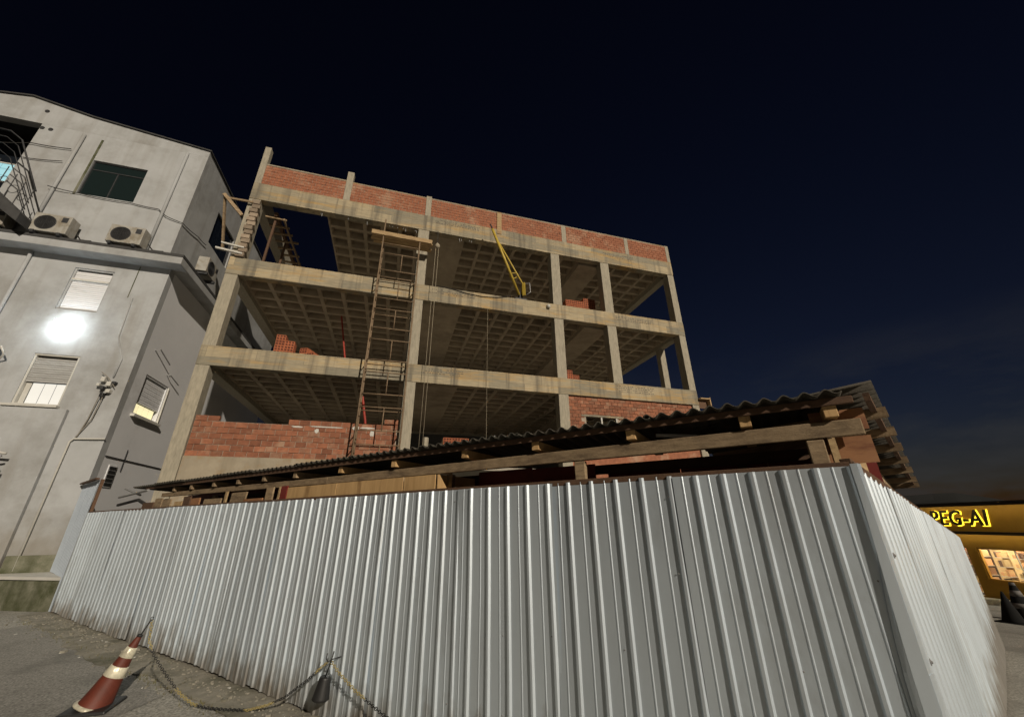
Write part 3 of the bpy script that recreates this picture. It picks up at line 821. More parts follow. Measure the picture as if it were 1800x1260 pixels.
# rain pipes, pilaster joint
for (x, z0, z1) in ((-11.08, 9.42, 13.75), (-8.16, 9.42, 13.85), (-10.75, 4.6, 9.0)):
    part(MB().tube([(x, WB-0.05, z0), (x, WB-0.05, z1)], 0.045, 10), "rain_pipe", 'white', wb, smooth=True)
part(MB().tube([(-8.08, WB-0.05, 0.66), (-8.05, WB-0.05, 3.60), (-7.98, WB-0.05, 3.68), (SIDE+0.03, WB-0.05, 3.70)], 0.022, 8), "conduit", 'whitetrim', wb, smooth=True)
part(MB().tube([(-8.02, WB-0.03, 7.9), (-7.96, WB-0.03, 6.6), (-7.68, WB-0.03, 5.95), (-7.70, WB-0.03, 5.4)], 0.022, 8), "conduit", 'white', wb, smooth=True)
part(MB().box(-10.62, -10.56, WB-0.012, WB+0.001, 11.3, 13.7).box(-8.16,-8.14,WB-0.010,WB+0.001,7.9,9.0), "render_joint", 'plinth', wb)
# round vents near the gable
for (x, z) in ((-12.22,13.72),(-12.0,13.72),(-12.35,14.47)):
    vt = MB()
    vt.ring((x, WB-0.002, z), (1,0,0), (0,0,1), 0.055, 0.055, 0.012, 14, 5)
    vt.lathe([(0.055,0),(0.055,0.006)], 14, axis=(0,-1,0), base=(x, WB+0.002, z))
    part(vt, "vent", 'darkmetal', wb, smooth=False)

def window_frame(P, a0, a1, z0, z1, m, w=0.05, d0=0.06, d1=0.13):
    mb = MB()
    def bx(x0, x1, y0, y1):
        p = [P(x0,d0,y0),P(x1,d0,y0),P(x1,d1,y0),P(x0,d1,y0),P(x0,d0,y1),P(x1,d0,y1),P(x1,d1,y1),P(x0,d1,y1)]
        mb.hexa(p)
    bx(a0, a0+w, z0, z1); bx(a1-w, a1, z0, z1); bx(a0+w, a1-w, z0, z0+w); bx(a0+w, a1-w, z1-w, z1)
    return mb
def pbox(mb, P, a0, a1, d0, d1, z0, z1):
    return mb.hexa([P(a0,d0,z0),P(a1,d0,z0),P(a1,d1,z0),P(a0,d1,z0),P(a0,d0,z1),P(a1,d0,z1),P(a1,d1,z1),P(a0,d1,z1)])
def slats(P, a0, a1, z0, z1, parent, m='shutter', step=0.062, d0=0.05):
    n = int((z1-z0)/step)
    for k in range(n):
        z = z0+k*step
        part(pbox(MB(), P, a0, a1, d0+(0.004 if k % 2 else 0), d0+0.03, z+0.004, z+step-0.004), "slat", m, parent)
# lit window with half lowered roller shutter
wn = part(window_frame(front, W_LOW[0], W_LOW[1], W_LOW[2], W_LOW[3], 'whitetrim', 0.045, 0.02, 0.16), "window", 'whitetrim', wb)
slats(front, W_LOW[0]+0.05, W_LOW[1]-0.05, 5.14, 5.88, wn)
for k in range(3):
    a = W_LOW[0]+0.18+k*0.25
    part(pbox(MB(), front, a, a+0.235, 0.115, 0.125, 4.56, 5.13), "pane", 'litpane', wn)
part(pbox(MB(), front, W_LOW[0]+0.05, W_LOW[0]+0.16, 0.11, 0.13, 4.56, 5.13), "curtain", 'whitetrim', wn)
part(pbox(MB(), front, W_LOW[0]-0.12, W_LOW[1]+0.05, -0.14, 0.019, 4.44, 4.505), "sill", 'whitetrim', wn, bevel=0.008)
# shuttered window above the lamp
wn = part(window_frame(front, *W_MID, 'white', 0.045, 0.03, 0.16), "window", 'white', wb)
slats(front, W_MID[0]+0.05, W_MID[1]-0.05, 7.36, 8.62, wn, 'whitelift')
part(pbox(MB(), front, W_MID[0]+0.04, W_MID[1]-0.04, 0.0, 0.049, 8.28, 8.34), "rail", 'whitetrim', wn)
# dark green glass window upstairs
wn = part(window_frame(front, *W_UP, 'darkmetal', 0.035, 0.05, 0.1), "window", 'darkmetal', wb)
part(pbox(MB(), front, W_UP[0]+0.035, W_UP[1]-0.035, 0.075, 0.085, 12.47, 12.765), "pane", 'glassdark', wn)
zc = (W_UP[0]+W_UP[1])/2
part(pbox(MB(), front, W_UP[0]+0.035, zc-0.014, 0.072, 0.085, 11.405, 12.435), "pane", 'glassdark', wn)
part(pbox(MB(), front, zc+0.014, W_UP[1]-0.035, 0.078, 0.09, 11.405, 12.435), "pane", 'glassdark', wn)
part(pbox(MB(), front, W_UP[0]+0.036, W_UP[1]-0.036, 0.056, 0.1, 12.436, 12.468).box(zc-0.013, zc+0.013, WB+0.06, WB+0.1, 11.405, 12.434), "glazing_bar", 'darkmetal', wn)
# open dark loggia with a lit window below
part(pbox(MB(), front, -15.2, -12.30, 1.2, 1.25, 10.9, 13.95), "loggia_screen", 'glassblue', wb)
wn = part(window_frame(front, -13.6, -12.29, 11.35, 12.10, 'whitetrim', 0.04, 0.05, 0.1), "window", 'whitetrim', wb)
for k in range(4):
    a = -13.56+k*0.308
    part(pbox(MB(), front, a+0.005, a+0.30, 0.07, 0.08, 11.39, 12.06), "pane", 'litcyan', wn)
# side windows
wn = part(window_frame(side, *SW, 'whitelift', 0.05, 0.02, 0.16), "window", 'whitelift', wb)
slats(side, SW[0]+0.055, SW[1]-0.055, 4.93, 5.73, wn, 'whitelift')
for k in range(4):
    a = SW[0]+0.12+k*0.275
    part(pbox(MB(), side, a, a+0.25, 0.11, 0.12, 4.63, 4.92), "pane", 'litwarm', wn)
part(pbox(MB(), side, SW[0]-0.08, SW[1]+0.05, -0.10, 0.019, 4.49, 4.565), "sill", 'whitetrim', wn)
part(pbox(MB(), side, SW[1]-0.02, SW[1]+0.015, -0.03, 0.01, 4.57, 5.75), "guide_rail", 'whitetrim', wn)
wn = part(window_frame(lambda a, d, z: (SIDE2-d, a, z), *SU, 'darkmetal', 0.05, 0.05, 0.1), "window", 'darkmetal', wb)
for k in range(3):
    a = SU[0]+0.06+k*0.56
    part(pbox(MB(), lambda a_, d, z: (SIDE2-d, a_, z), a, a+0.53, 0.075, 0.085, SU[2]+0.05, SU[3]-0.05), "pane", 'glassblue', wn)
part(MB().box(SIDE+0.001, SIDE+0.03, 13.15, 17.5, 3.305, 3.32).box(SIDE+0.001, SIDE+0.02, 13.99, 14.01, 3.0, 3.60), "conduit", 'darkmetal', wb)
gv = part(pbox(MB(), side, 13.45, 13.80, -0.02, -0.001, 2.55, 3.12), "vent_grille", 'whitelift', wb)
for k in range(5):
    part(pbox(MB(), side, 13.48, 13.77, -0.032, -0.021, 2.58+k*0.105, 2.66+k*0.105), "louvre", 'black', gv)
# small stubs on the side wall
part(MB().tube([(SIDE, 13.6, 6.55), (SIDE+0.12, 13.6, 6.6), (SIDE+0.14, 14.3, 6.35)], 0.018, 6).tube([(SIDE, 14.6, 6.1), (SIDE+0.1, 14.6, 6.1), (SIDE+0.12, 15.2, 5.95)], 0.018, 6), "washing_line_arm", 'greymetal', wb)
for (n, m_, z0) in ((SIDE+0.05, 'darkmetal', 5.1),):
    part(MB().box(SIDE+0.001, SIDE+0.16, 16.2, 16.5, 5.15, 5.42), "meter_box", m_, wb)

# wall lamp, lit
lp = root("wall_lamp", (-9.23, WB-0.2, 6.76), "lit white lamp on the white wall between the two shuttered windows", "lamp")
part(MB().lathe([(0.07,0.0),(0.09,0.02),(0.105,0.05),(0.095,0.08),(0.065,0.10),(0.03,0.11),(0.004,0.112)], 24, axis=(0,-1,0), base=(-9.23, WB-0.22, 6.76)), "lamp_globe", 'lamp', lp, smooth=True)
part(MB().box(-9.27, -9.19, WB-0.215, WB-0.001, 6.72, 6.80), "bracket", 'whitetrim', lp)
fl = root("flood_light", (-10.28, WB-0.25, 6.0), "square flood light with pale green glowing face at the left edge", "lamp")
part(MB().obox((-10.55, WB-0.38, 5.78), (0.40, 0.05, 0), (-0.02, 0.10, 0), (0, -0.10, 0.34)), "lamp_body", 'greymetal', fl, bevel=0.01)
part(MB().obox((-10.52, WB-0.392, 5.81), (0.34, 0.0425, 0), (-0.002, 0.010, 0), (0, -0.085, 0.28)), "lamp_face", 'lampgreen', fl)
part(MB().tube([(-10.12, WB-0.30, 5.95), (-10.05, WB-0.2, 5.75), (-10.25, WB-0.05, 5.6), (-10.3, WB, 5.6)], 0.022, 6), "yoke", 'whitetrim', fl, smooth=True)
lb = root("lamp_bracket", (-9.2, WB-0.3, 3.0), "grey metal bracket with clamp on the white wall at the left edge", "bracket")
part(MB().tube([(-9.35, WB-0.1, 2.6), (-9.15, WB-0.38, 3.1), (-8.98, WB-0.42, 3.16)], 0.025, 8), "arm", 'greymetal', lb, smooth=True)
part(MB().tube([(-9.3, WB-0.42, 3.28), (-8.95, WB-0.36, 3.22)], 0.03, 8), "bar", 'whitetrim', lb, smooth=True)
part(MB().ring((-9.08, WB-0.38, 2.95), (1,0,0), (0,0,1), 0.07, 0.05, 0.016, 12, 5), "clamp", 'greymetal', lb, smooth=True)
part(MB().box(-9.12, -8.96, WB-0.43, WB-0.33, 2.80, 2.88), "foot", 'black', lb)

# cluster of conduit boxes beside the corner
cb = root("cable_junction", (-7.74, WB-0.05, 5.1), "cluster of white insulators and cables on the wall beside the corner", "cable junction")
for (x, z, w_, h_, m_) in ((-7.86,5.30,0.09,0.14,'whitetrim'),(-7.70,5.18,0.10,0.13,'whitetrim'),(-7.82,5.06,0.08,0.10,'darkmetal'),(-7.66,4.98,0.10,0.10,'whitetrim'),(-7.76,4.86,0.08,0.12,'black'),(-7.92,5.14,0.07,0.08,'whitetrim'),(-7.60,5.22,0.08,0.07,'darkmetal')):
    part(MB().box(x-w_/2, x+w_/2, WB-0.13, WB-0.001, z-h_/2, z+h_/2), "insulator", m_, cb, bevel=0.01)
part(MB().tube([(-7.95,WB-0.1,5.5),(-7.75,WB-0.13,5.35),(-7.55,WB-0.1,5.1)], 0.012, 5).tube([(-7.80,WB-0.1,4.8),(-7.86,WB-0.06,4.2),(-7.95,WB-0.04,3.75)], 0.012, 5).tube([(-7.72,WB-0.1,4.8),(-7.78,WB-0.06,4.2),(-7.98,WB-0.04,3.7)], 0.012, 5), "cable", 'white', cb)

def cable(pts, r, label, m='cable'):
    # smooth the run a little
    P = [Vector(p) for p in pts]; out = []
    for k in range(len(P)-1):
        for t in range(4):
            q = P[k].lerp(P[k+1], t/4); q.z -= 0.05*math.sin(math.pi*t/4)*(P[k+1]-P[k]).length*0.5
            out.append(q)
    out.append(P[-1])
    single(MB().tube(out, r, 5), "wall_cable", m, P[0], label, "cable", "cables across the white building", smooth=True)
cable([(-13.0,WB-0.03,12.75),(-12.2,WB-0.05,12.97),(-11.2,WB-0.05,13.03)], 0.014, "upper black cable from the dark loggia to the rain pipe")
cable([(-12.2,WB-0.03,12.35),(-11.24,WB-0.05,12.47)], 0.013, "short black cable just below the upper cable beside the loggia")
cable([(-11.2,WB-0.1,11.38),(-10.43,WB-0.04,11.34),(-9.07,WB-0.04,11.30),(-8.3,WB-0.04,11.24),(-8.02,WB-0.06,11.0),(-7.53,WB-0.04,10.85),(SIDE2+0.04,13.9,11.1),(SIDE2+0.04,14.5,11.2)], 0.013, "long black cable under the dark green window running round the corner")

# air conditioners
def air_conditioner(x, y, z, rz, label, w=0.82, h=0.58, d=0.34):
    r_ = root("air_conditioner", (x, y, z), label, "air conditioner", "air conditioners on the ledge of the white building")
    R_ = Matrix.Rotation(rz, 4, 'Z')
    def tr(mb):
        mb.v = [tuple(R_ @ Vector(p) + Vector((x,y,z))) for p in mb.v]; return mb
    part(tr(MB().box(-w/2, w/2, -d/2, d/2, 0.09, 0.09+h)), "casing", 'ac', r_, bevel=0.015)
    g_ = part(tr(MB().ring((-0.12, -d/2-0.004, 0.09+h/2), (1,0,0), (0,0,1), 0.235, 0.235, 0.014, 24, 5)), "fan_grille", 'darkmetal', r_, smooth=True)
    part(tr(MB().lathe([(0.225,0.0),(0.225,0.006)], 24, axis=(0,-1,0), base=(-0.12,-d/2-0.001,0.09+h/2))), "fan_recess_shade", 'black', r_)  # flat black disc painting the shade of the fan recess
    sp = MB()
    for k in range(5): sp.ring((-0.12, -d/2-0.012, 0.09+h/2), (1,0,0), (0,0,1), 0.04+0.04*k, 0.04+0.04*k, 0.004, 20, 4)
    for k in range(8):
        a = math.pi*k/4; sp.tube([(-0.12,-d/2-0.012,0.09+h/2),(-0.12+0.23*math.cos(a),-d/2-0.012,0.09+h/2+0.23*math.sin(a))], 0.004, 4)
    part(tr(sp), "guard_wire", 'darkmetal', g_)
    for sx in (-0.3, 0.3):
        part(tr(MB().box(sx-0.04, sx+0.04, -d/2-0.03, d/2+0.03, 0.0, 0.088)), "foot", 'darkmetal', r_)
    part(tr(MB().box(0.22, 0.36, -d/2-0.006, -d/2-0.0005, 0.09+h*0.62, 0.09+h*0.9)), "badge_plate", 'darkmetal', r_)
    return r_
air_conditioner(-10.35, WB-0.30, 9.40, 0.0, "air conditioner on the ledge left of the dark green window, nearer the stairs", 0.86, 0.62)
air_conditioner(-8.55, WB-0.30, 9.40, 0.0, "air conditioner on the ledge below the dark green window, nearer the corner", 0.86, 0.62)
air_conditioner(-11.75, WB-0.30, 9.40, 0.0, "air conditioner at the left end of the ledge below the stairs", 0.80, 0.50)
air_conditioner(SIDE2+0.36, 14.45, 9.75, math.pi/2, "air conditioner on the shaded side wall of the white building", 0.8, 0.58)
for x in (-9.85,-8.05):
    cable([(x, WB-0.2, 9.7), (x+0.18, WB-0.25, 9.50), (x+0.3, WB-0.4, 9.41), (x+0.55, WB-0.42, 9.41)], 0.02, "black hose lying on the ledge beside the %s air conditioner" % ("left" if x < -9 else "right"))

# external metal stair with railing, upper left
sr = root("metal_stair", (-11.6, WB-0.5, 9.4), "dark metal outside stair with scrolled railing at the upper left", "stairs")
a0, a1 = Vector((-12.9, WB-0.42, 11.5)), Vector((-10.75, WB-0.42, 9.72))
part(MB().hexa([a0+Vector((0,-0.45,-0.55)), a1+Vector((0,-0.45,-0.28)), a1+Vector((0,0.35,-0.28)), a0+Vector((0,0.35,-0.55)), a0+Vector((0,-0.45,0)), a1+Vector((0,-0.45,0)), a1+Vector((0,0.35,0)), a0+Vector((0,0.35,0))]), "stringer", 'roofdark', sr)
def rail(off, r): return MB().tube([a0+Vector((0.0,-0.45,off+0.15)), a0+Vector((0.9,-0.45,off+0.1)), a0+Vector((1.25,-0.45,off-0.16)), a1+Vector((0.05,-0.45,off*0.9-0.05))], r, 6)
part(rail(0.95, 0.022), "handrail", 'darkmetal', sr, smooth=True)
for off in (0.70, 0.45, 0.2): part(rail(off, 0.013), "rail", 'darkmetal', sr, smooth=True)
for k in range(9):
    t = k/8; p = a0.lerp(a1, t)+Vector((0,-0.45,0))
    part(MB().tube([p, p+Vector((0,0,0.85))], 0.012, 5), "baluster", 'darkmetal', sr)
part(MB().ring(a0.lerp(a1,0.8)+Vector((0,-0.45,0.4)), (1,0,0), (0,0,1), 0.12, 0.14, 0.01, 14, 4).ring(a0.lerp(a1,0.65)+Vector((0,-0.45,0.4)), (1,0,0), (0,0,1), 0.1, 0.12, 0.01, 14, 4).ring(a0.lerp(a1,0.92)+Vector((0,-0.45,0.38)), (1,0,0), (0,0,1), 0.08, 0.12, 0.01, 14, 4), "scroll", 'darkmetal', sr)

# low plinth in front of the white building
mb = MB()
pz = 0.62
pp = [(-6.275,11.435),(-7.40,WB-0.1),(-16,WB-0.1),(-16,WB-0.8),(-9.4,WB-0.8)]
pp = [(-6.275,11.435),(-7.36,WB-0.003),(-14,WB-0.003),(-14,12.6),(-8.6,12.60)]
mb.poly([(x,y,pz-0.06) for x,y in pp]); mb.poly([(x,y,-0.1) for x,y in reversed(pp)])
for k in range(len(pp)):
    a, b = pp[k], pp[(k+1)%len(pp)]
    mb.quad((a[0],a[1],-0.1),(b[0],b[1],-0.1),(b[0],b[1],pz-0.06),(a[0],a[1],pz-0.06))
pt = root("plinth", (-7.5, 12.2, 0), "low mossy concrete plinth with pale top slab below the white wall", "plinth")
part(mb, "plinth_wall", 'plinth', pt)
mb = MB()
q = [(-6.26,11.40),(-7.352,WB-0.0035),(-14,WB-0.0035),(-14,12.55),(-8.62,12.55)]
mb.poly([(x,y,pz) for x,y in q]); mb.poly([(x,y,pz-0.055) for x,y in reversed(q)])
for k in range(len(q)):
    a, b = q[k], q[(k+1)%len(q)]
    mb.quad((a[0],a[1],pz-0.055),(b[0],b[1],pz-0.055),(b[0],b[1],pz),(a[0],a[1],pz))
part(mb, "top_slab", 'whitetrim', pt)

# ================================================================== metal hoarding
PITCH = 0.17
def profile(length, h=0.0150, deep=False):
    pts = []; n = round(length/PITCH); p = length/n
    for k in range(n):
        x = k*p
        pts += [(x, 0), (x+0.054, 0), (x+0.058, -0.0032), (x+0.063, -0.0032), (x+0.067, 0), (x+0.124, 0), (x+0.134, -h), (x+0.150, -h), (x+(0.160 if deep else 0.162), 0)]
    pts.append((length, 0))
    return pts
def buckle(s, z, k):                              # slight buckling of thin sheet
    return 0.0055*noise.noise(Vector((s*1.1+k*7.3, z*1.5, k*3.1))) + 0.0022*noise.noise(Vector((s*4.0+k*3.3, z*2.3, 5.0+k)))
def ribbed(pts, P, zb, zt, nz=1):
    """P(a, off, z); thin folded sheet, back 1.5 mm behind the front."""
    mb = MB()
    rows = nz+1
    for lay in (0.0, 0.0015):
        i0 = len(mb.v)
        for r in range(rows):
            f = r/nz
            for (a, o) in pts:
                mb.v.append(tuple(P(a, o+lay, zb(a)*(1-f)+zt(a)*f)))
        m = len(pts)
        for r in range(nz):
            for k in range(m-1):
                q_ = (i0+r*m+k, i0+r*m+k+1, i0+(r+1)*m+k+1, i0+(r+1)*m+k)
                mb.f.append(q_ if lay == 0 else tuple(reversed(q_)))
    m = len(pts); tot = rows*m
    for k in range(m-1):
        mb.f.append((k, tot+k, tot+k+1, k+1)); e = (rows-1)*m
        mb.f.append((e+k, e+k+1, tot+e+k+1, tot+e+k))
    return mb

hf = root("front_hoarding", (-2.0, 6.5, 0), "long front run of ribbed galvanised sheet hoarding facing the street", "hoarding")
SEAM = [-13.05,-11.9,-10.86,-9.87,-8.98,-8.13,-7.21,-6.40,-5.55,-4.62,-3.70,-2.75,-1.85,-0.95,-0.02]
for k in range(len(SEAM)-1):
    s0, s1 = SEAM[k], SEAM[k+1]+0.02
    jz = rs.uniform(-0.012, 0.012); tilt = rs.uniform(-0.012, 0.012); step = -0.006*(k % 2)
    P = lambda a, o, z, s0=s0, tilt=tilt, step=step: S(s0+a, o+step+tilt*(z-1.0)+buckle(a, z, s0), z)
    fl_ = lambda a, k=k: 0.030+0.012*math.sin(a*5+k)
    o = part(ribbed(profile(s1-s0), P, fl_, lambda a, jz=jz: 1.862+jz*0.4, 10), "metal_sheet", 'metal', hf, fix=False)
part(MB().obox(S(-13.05, 0.004, 1.845), D*13.06, N_*0.05, Vector((0,0,0.04))), "cap_rail", 'darkwood', hf, bevel=0.004)
for s in (-13.0,-10.8,-8.1,-5.5,-3.0,-0.9):
    part(MB().obox(S(s, 0.056, 0.0), D*0.06, N_*0.06, Vector((0,0,1.83))), "post", 'wood', hf)
for z in (0.5, 1.25):
    part(MB().obox(S(-13.0, 0.008, z), D*12.9, N_*0.045, Vector((0,0,0.06))), "rail", 'wood', hf)
scw = MB()
for k in range(1, len(SEAM)):
    for z in (0.35, 0.85, 1.32, 1.74):
        for ds in (-0.04, -0.44):
            if rs.random() < 0.8:
                scw.lathe([(0.0045,0),(0.004,0.004),(0.002,0.005)], 8, axis=tuple(-N_), base=tuple(S(SEAM[k]+ds+rs.uniform(-.01,.01), -0.006 if ds > -0.1 else -0.001, z+rs.uniform(-.03,.03))))
part(scw, "screws", 'greymetal', hf, kind='stuff')
# taller return sheet against the white building
rt = root("return_hoarding", (-6.8, 12.0, 0), "taller bluish ribbed sheet closing the gap to the white building", "hoarding")
E1 = Vector((-6.262, 11.335, 0)); E2 = Vector((-7.385, 12.86, 0)); ED = (E2-E1).normalized(); EL = (E2-E1).length; EN = Vector((ED.y, -ED.x, 0)); 
if EN.dot(Vector((0,-1,0))) < 0: EN = -EN
def RP(a, o, z): return E1+ED*a-EN*o+Vector((0,0,z))
part(ribbed(profile(EL*0.55), RP, lambda a: 0.02, lambda a: 2.55, 1), "metal_sheet", 'bluemetal', rt, fix=False)
part(ribbed(profile(EL*0.45), lambda a, o, z: RP(a+EL*0.55-0.01, o-0.003, z), lambda a: 0.63, lambda a: 2.55, 1), "metal_sheet", 'bluemetal', rt, fix=False)
part(MB().obox(RP(-0.03, -0.02, 2.55), ED*(EL+0.05), -EN*-0.07, Vector((0,0,0.035))), "cap_rail", 'darkwood', rt)
part(MB().obox(E1+D*0.0+N_*0.01, D*0.05, N_*0.05, Vector((0,0,2.56))), "post", 'darkwood', rt)

# side hoarding, downhill
hs = root("side_hoarding", (6.0, 3.4, 0), "side run of ribbed sheet hoarding going downhill to the right", "hoarding")
TS = [0.03,0.98,1.95,2.9,3.85,4.8,5.75,6.7,7.7,8.62]
def ztop(t): return 1.868-0.0735*t+0.0
def zbot(t): return fall(tuple(CN+RD*t))+0.012
for k in range(len(TS)-1):
    t0, t1 = TS[k], TS[k+1]+0.02
    tilt = rs.uniform(-0.010, 0.010); step = -0.003*(k % 2)
    P = lambda a, o, z, t0=t0, tilt=tilt, step=step: T(t0+a, o+step+tilt*(z-0.8)+buckle(a, z, t0+40), z)
    part(ribbed(profile(t1-t0, 0.0095, True), P, lambda a, t0=t0: zbot(t0+a), lambda a, t0=t0: ztop(t0+a), 10), "metal_sheet", 'metal', hs, fix=False)
part(MB().hexa([T(0.0,0.004,ztop(0)-0.01),T(8.62,0.004,ztop(8.62)-0.01),T(8.62,0.055,ztop(8.62)-0.01),T(0.0,0.055,ztop(0)-0.01),
                T(0.0,0.004,ztop(0)+0.035),T(8.62,0.004,ztop(8.62)+0.035),T(8.62,0.055,ztop(8.62)+0.035),T(0.0,0.055,ztop(0)+0.035)]), "cap_rail", 'darkwood', hs, bevel=0.004)
for t in (0.3, 2.8, 5.5, 8.45):
    part(MB().obox(T(t,0.058,zbot(t)), RD*0.06, RN*0.06, Vector((0,0,ztop(t)-zbot(t)-0.03))), "post", 'wood', hs)
part(MB().hexa([T(t_,o_,zbot(t_)+zz+0.6) for zz in (0,0.06) for (t_,o_) in ((0.1,0.008),(8.5,0.008),(8.5,0.05),(0.1,0.05))]), "rail", 'wood', hs)
# bent corner sheet, not quite closed against the last front sheet
mb = MB()
nz = 14
prev = None
for k in range(nz+1):
    f = k/nz; z = 0.01+1.86*f
    gap = -0.105*(1-f)+0.012*math.sin(f*9)
    lift = -0.010-0.018*(1-f)
    row = [S(gap-0.010, lift, z), S(gap+0.004, lift-0.006, z), S(-0.02+gap*0.4, -0.024-0.012*(1-f), z), S(0.012, -0.026, z), T(0.03,-0.026,z), T(0.055, -0.022, z-0.004), T(0.064,-0.004,z-0.005)]
    if prev:
        for i in range(len(row)-1): mb.quad(prev[i], prev[i+1], row[i+1], row[i])
    prev = row
cs = part(mb, "corner_sheet", 'metal', hf, smooth=False, fix=True)
sd = cs.modifiers.new("thickness", 'SOLIDIFY'); sd.thickness = 0.002
scw = MB()
for (t, z) in ((0.05,1.42),(0.045,0.98),(0.05,0.55)):
    scw.lathe([(0.014,0),(0.014,0.003),(0.007,0.004),(0.006,0.009),(0.002,0.010)], 10, axis=tuple(-RN), base=tuple(T(t,-0.031,z)))
part(scw, "screw", 'greymetal', cs)

# ================================================================== covered walkway roof behind the hoarding
sh = root("site_shelter", (0.5, 4.5, 0), "rough timber site shelter with corrugated roof above the metal hoarding", "shelter")
def corrugated(P, la, lb, lam, amp, na_per=10, nb=3):
    """Wavy sheet: waves along the first axis, ridges along the second."""
    mb = MB(); na = max(6, int(la/lam*na_per))
    for i in range(na+1):
        a = la*i/na; h = amp*math.sin(2*math.pi*a/lam)
        for j in range(nb+1):
            p = P(a, lb*j/nb)
            mb.v.append(tuple(Vector(p)+Vector((0,0,h))))
    for i in range(na):
        for j in range(nb):
            q_ = i*(nb+1)+j
            mb.f.append((q_, q_+nb+1, q_+nb+2, q_+1))
    return mb
def roof_sheet(mb):
    o = part(mb, "roof_sheet", 'fibro', sh, smooth=True, fix=False)
    m_ = o.modifiers.new("thickness", 'SOLIDIFY'); m_.thickness = 0.007
    return o
rstart, rend = -11.2, 0.02
nsh = 10
for k in range(nsh):
    s0 = rstart+(rend-rstart)*k/nsh; l = (rend-rstart)/nsh+0.05
    jit = rs.uniform(-0.006, 0.006)+0.004*(k % 2); fo = rs.uniform(-0.03,0.02)
    roof_sheet(corrugated(lambda a, b, s0=s0, jit=jit, fo=fo: S(s0+a, 0.095+fo+b, 2.305+jit-0.060*b), l, 1.05, 0.107, 0.0155))
# second wing over the side hoarding
TIP = Vector((2.668, 1.440, 2.335))
R2 = Vector((0.879, 0.476, 0)).normalized(); R2N = Vector((-R2.y, R2.x, 0))
for k in range(5):
    l = 0.94
    roof_sheet(corrugated(lambda a, b, k=k: TIP+R2*(k*0.92+a)+R2N*(b+0.045)+Vector((0,0,-0.0577*(k*0.92+a)-0.05*b+0.006*(k%2)-(0.02 if k else 0))), l, 1.32, 0.107, 0.017))
# fascia strip under the front eave
part(MB().obox(S(-10.6, 0.128, 2.232), D*10.72, N_*0.02, Vector((0,0,0.045))), "fascia_strip", 'darkwood', sh, bevel=0.004)
# front and rear plates
part(MB().hexa([S(-9.95,0.19,2.075), S(-5.0,0.19,2.045), S(-5.0,0.24,2.045), S(-9.95,0.24,2.075), S(-9.95,0.19,2.145), S(-5.0,0.19,2.125), S(-5.0,0.24,2.125), S(-9.95,0.24,2.145)]), "front_plate", 'wood', sh, bevel=0.006)
part(MB().hexa([S(-4.995,0.19,2.042), S(0.135,0.19,2.052), S(0.135,0.24,2.052), S(-4.995,0.24,2.042), S(-4.995,0.19,2.125), S(0.135,0.19,2.150), S(0.135,0.24,2.150), S(-4.995,0.24,2.125)]), "front_plate", 'wood', sh, bevel=0.006)
part(MB().obox(S(-10.0,1.0,2.02), D*10.1, N_*0.05, Vector((0,0,0.085))), "rear_plate", 'darkwood', sh)
for s in (0.0,-0.46,-1.23,-2.06,-2.84,-3.81,-4.73,-5.67,-6.43,-7.14,-7.9,-8.7,-9.4):
    wz = 0.066; a = S(s-0.035, 0.150+rs.uniform(0.0,0.012), 2.153+ (0.012 if s > -3 else 0))
    part(MB().obox(a, D*0.07, N_*0.95, Vector((0,0,0.072))), "rafter", 'ply' if s > -5 else 'wood', sh, bevel=0.004)
for (s, off) in ((-1.68,0.125),(-0.115,0.125),(-3.16,0.25),(-5.9,0.25),(-8.2,0.25),(-9.9,0.17)):
    part(MB().obox(S(s-0.045, off+0.07, 0.0), D*0.09, N_*0.05, Vector((0,0,2.044))), "post", 'wood', sh, bevel=0.006)
part(MB().obox(S(-0.05, 0.195, 1.7), D*0.035, N_*0.05, Vector((0,0,0.35))), "cleat", 'freshwood', sh)
for s in (-2.1,-0.6,-4.0,-6.0,-8.0):
    part(MB().obox(S(s, 1.055, 0), D*0.07, N_*0.06, Vector((0,0,2.02))), "post", 'darkwood', sh)
# plywood sheets between posts
for (s0, s1) in ((-5.78,-4.76),(-4.75,-3.65),(-3.64,-3.20)):
    part(MB().obox(S(s0+0.004, 0.165, 1.2), D*(s1-s0-0.008), N_*0.012, Vector((0,0,0.838))), "plywood_sheet", 'ply', sh)
part(MB().obox(S(-3.19, 0.18, 1.2), D*0.012, N_*0.6, Vector((0,0,0.838))), "plywood_sheet", 'ply', sh)
part(MB().obox(S(-0.07, 0.285, 1.90), D*0.24, N_*0.012, Vector((0,0,0.16))), "plywood_sheet", 'redply', sh)
part(MB().obox(S(-0.10, 0.30, 2.10), D*0.28, N_*0.012, Vector((0,0,0.13))), "plywood_sheet", 'redply', sh)
# red boards behind; the far left run is added as dark backing
for (s0, s1, off, z1) in ((-3.1,-1.75,0.75,2.10),(-1.74,0.3,1.06,2.105),(-6.0,-3.1,1.06,2.10),(-11.2,-6.01,1.06,2.19)):
    n = max(1, round((s1-s0)/0.62))
    for k in range(n):
        a = s0+(s1-s0)*k/n; l = (s1-s0)/n
        part(MB().obox(S(a+0.003, off, 0.6), D*(l-0.006), N_*0.012, Vector((0,0,z1-0.6-(0.0 if s0 < -7 else 0.012*((k*7)%3))))), "red_board", 'redwall', sh)
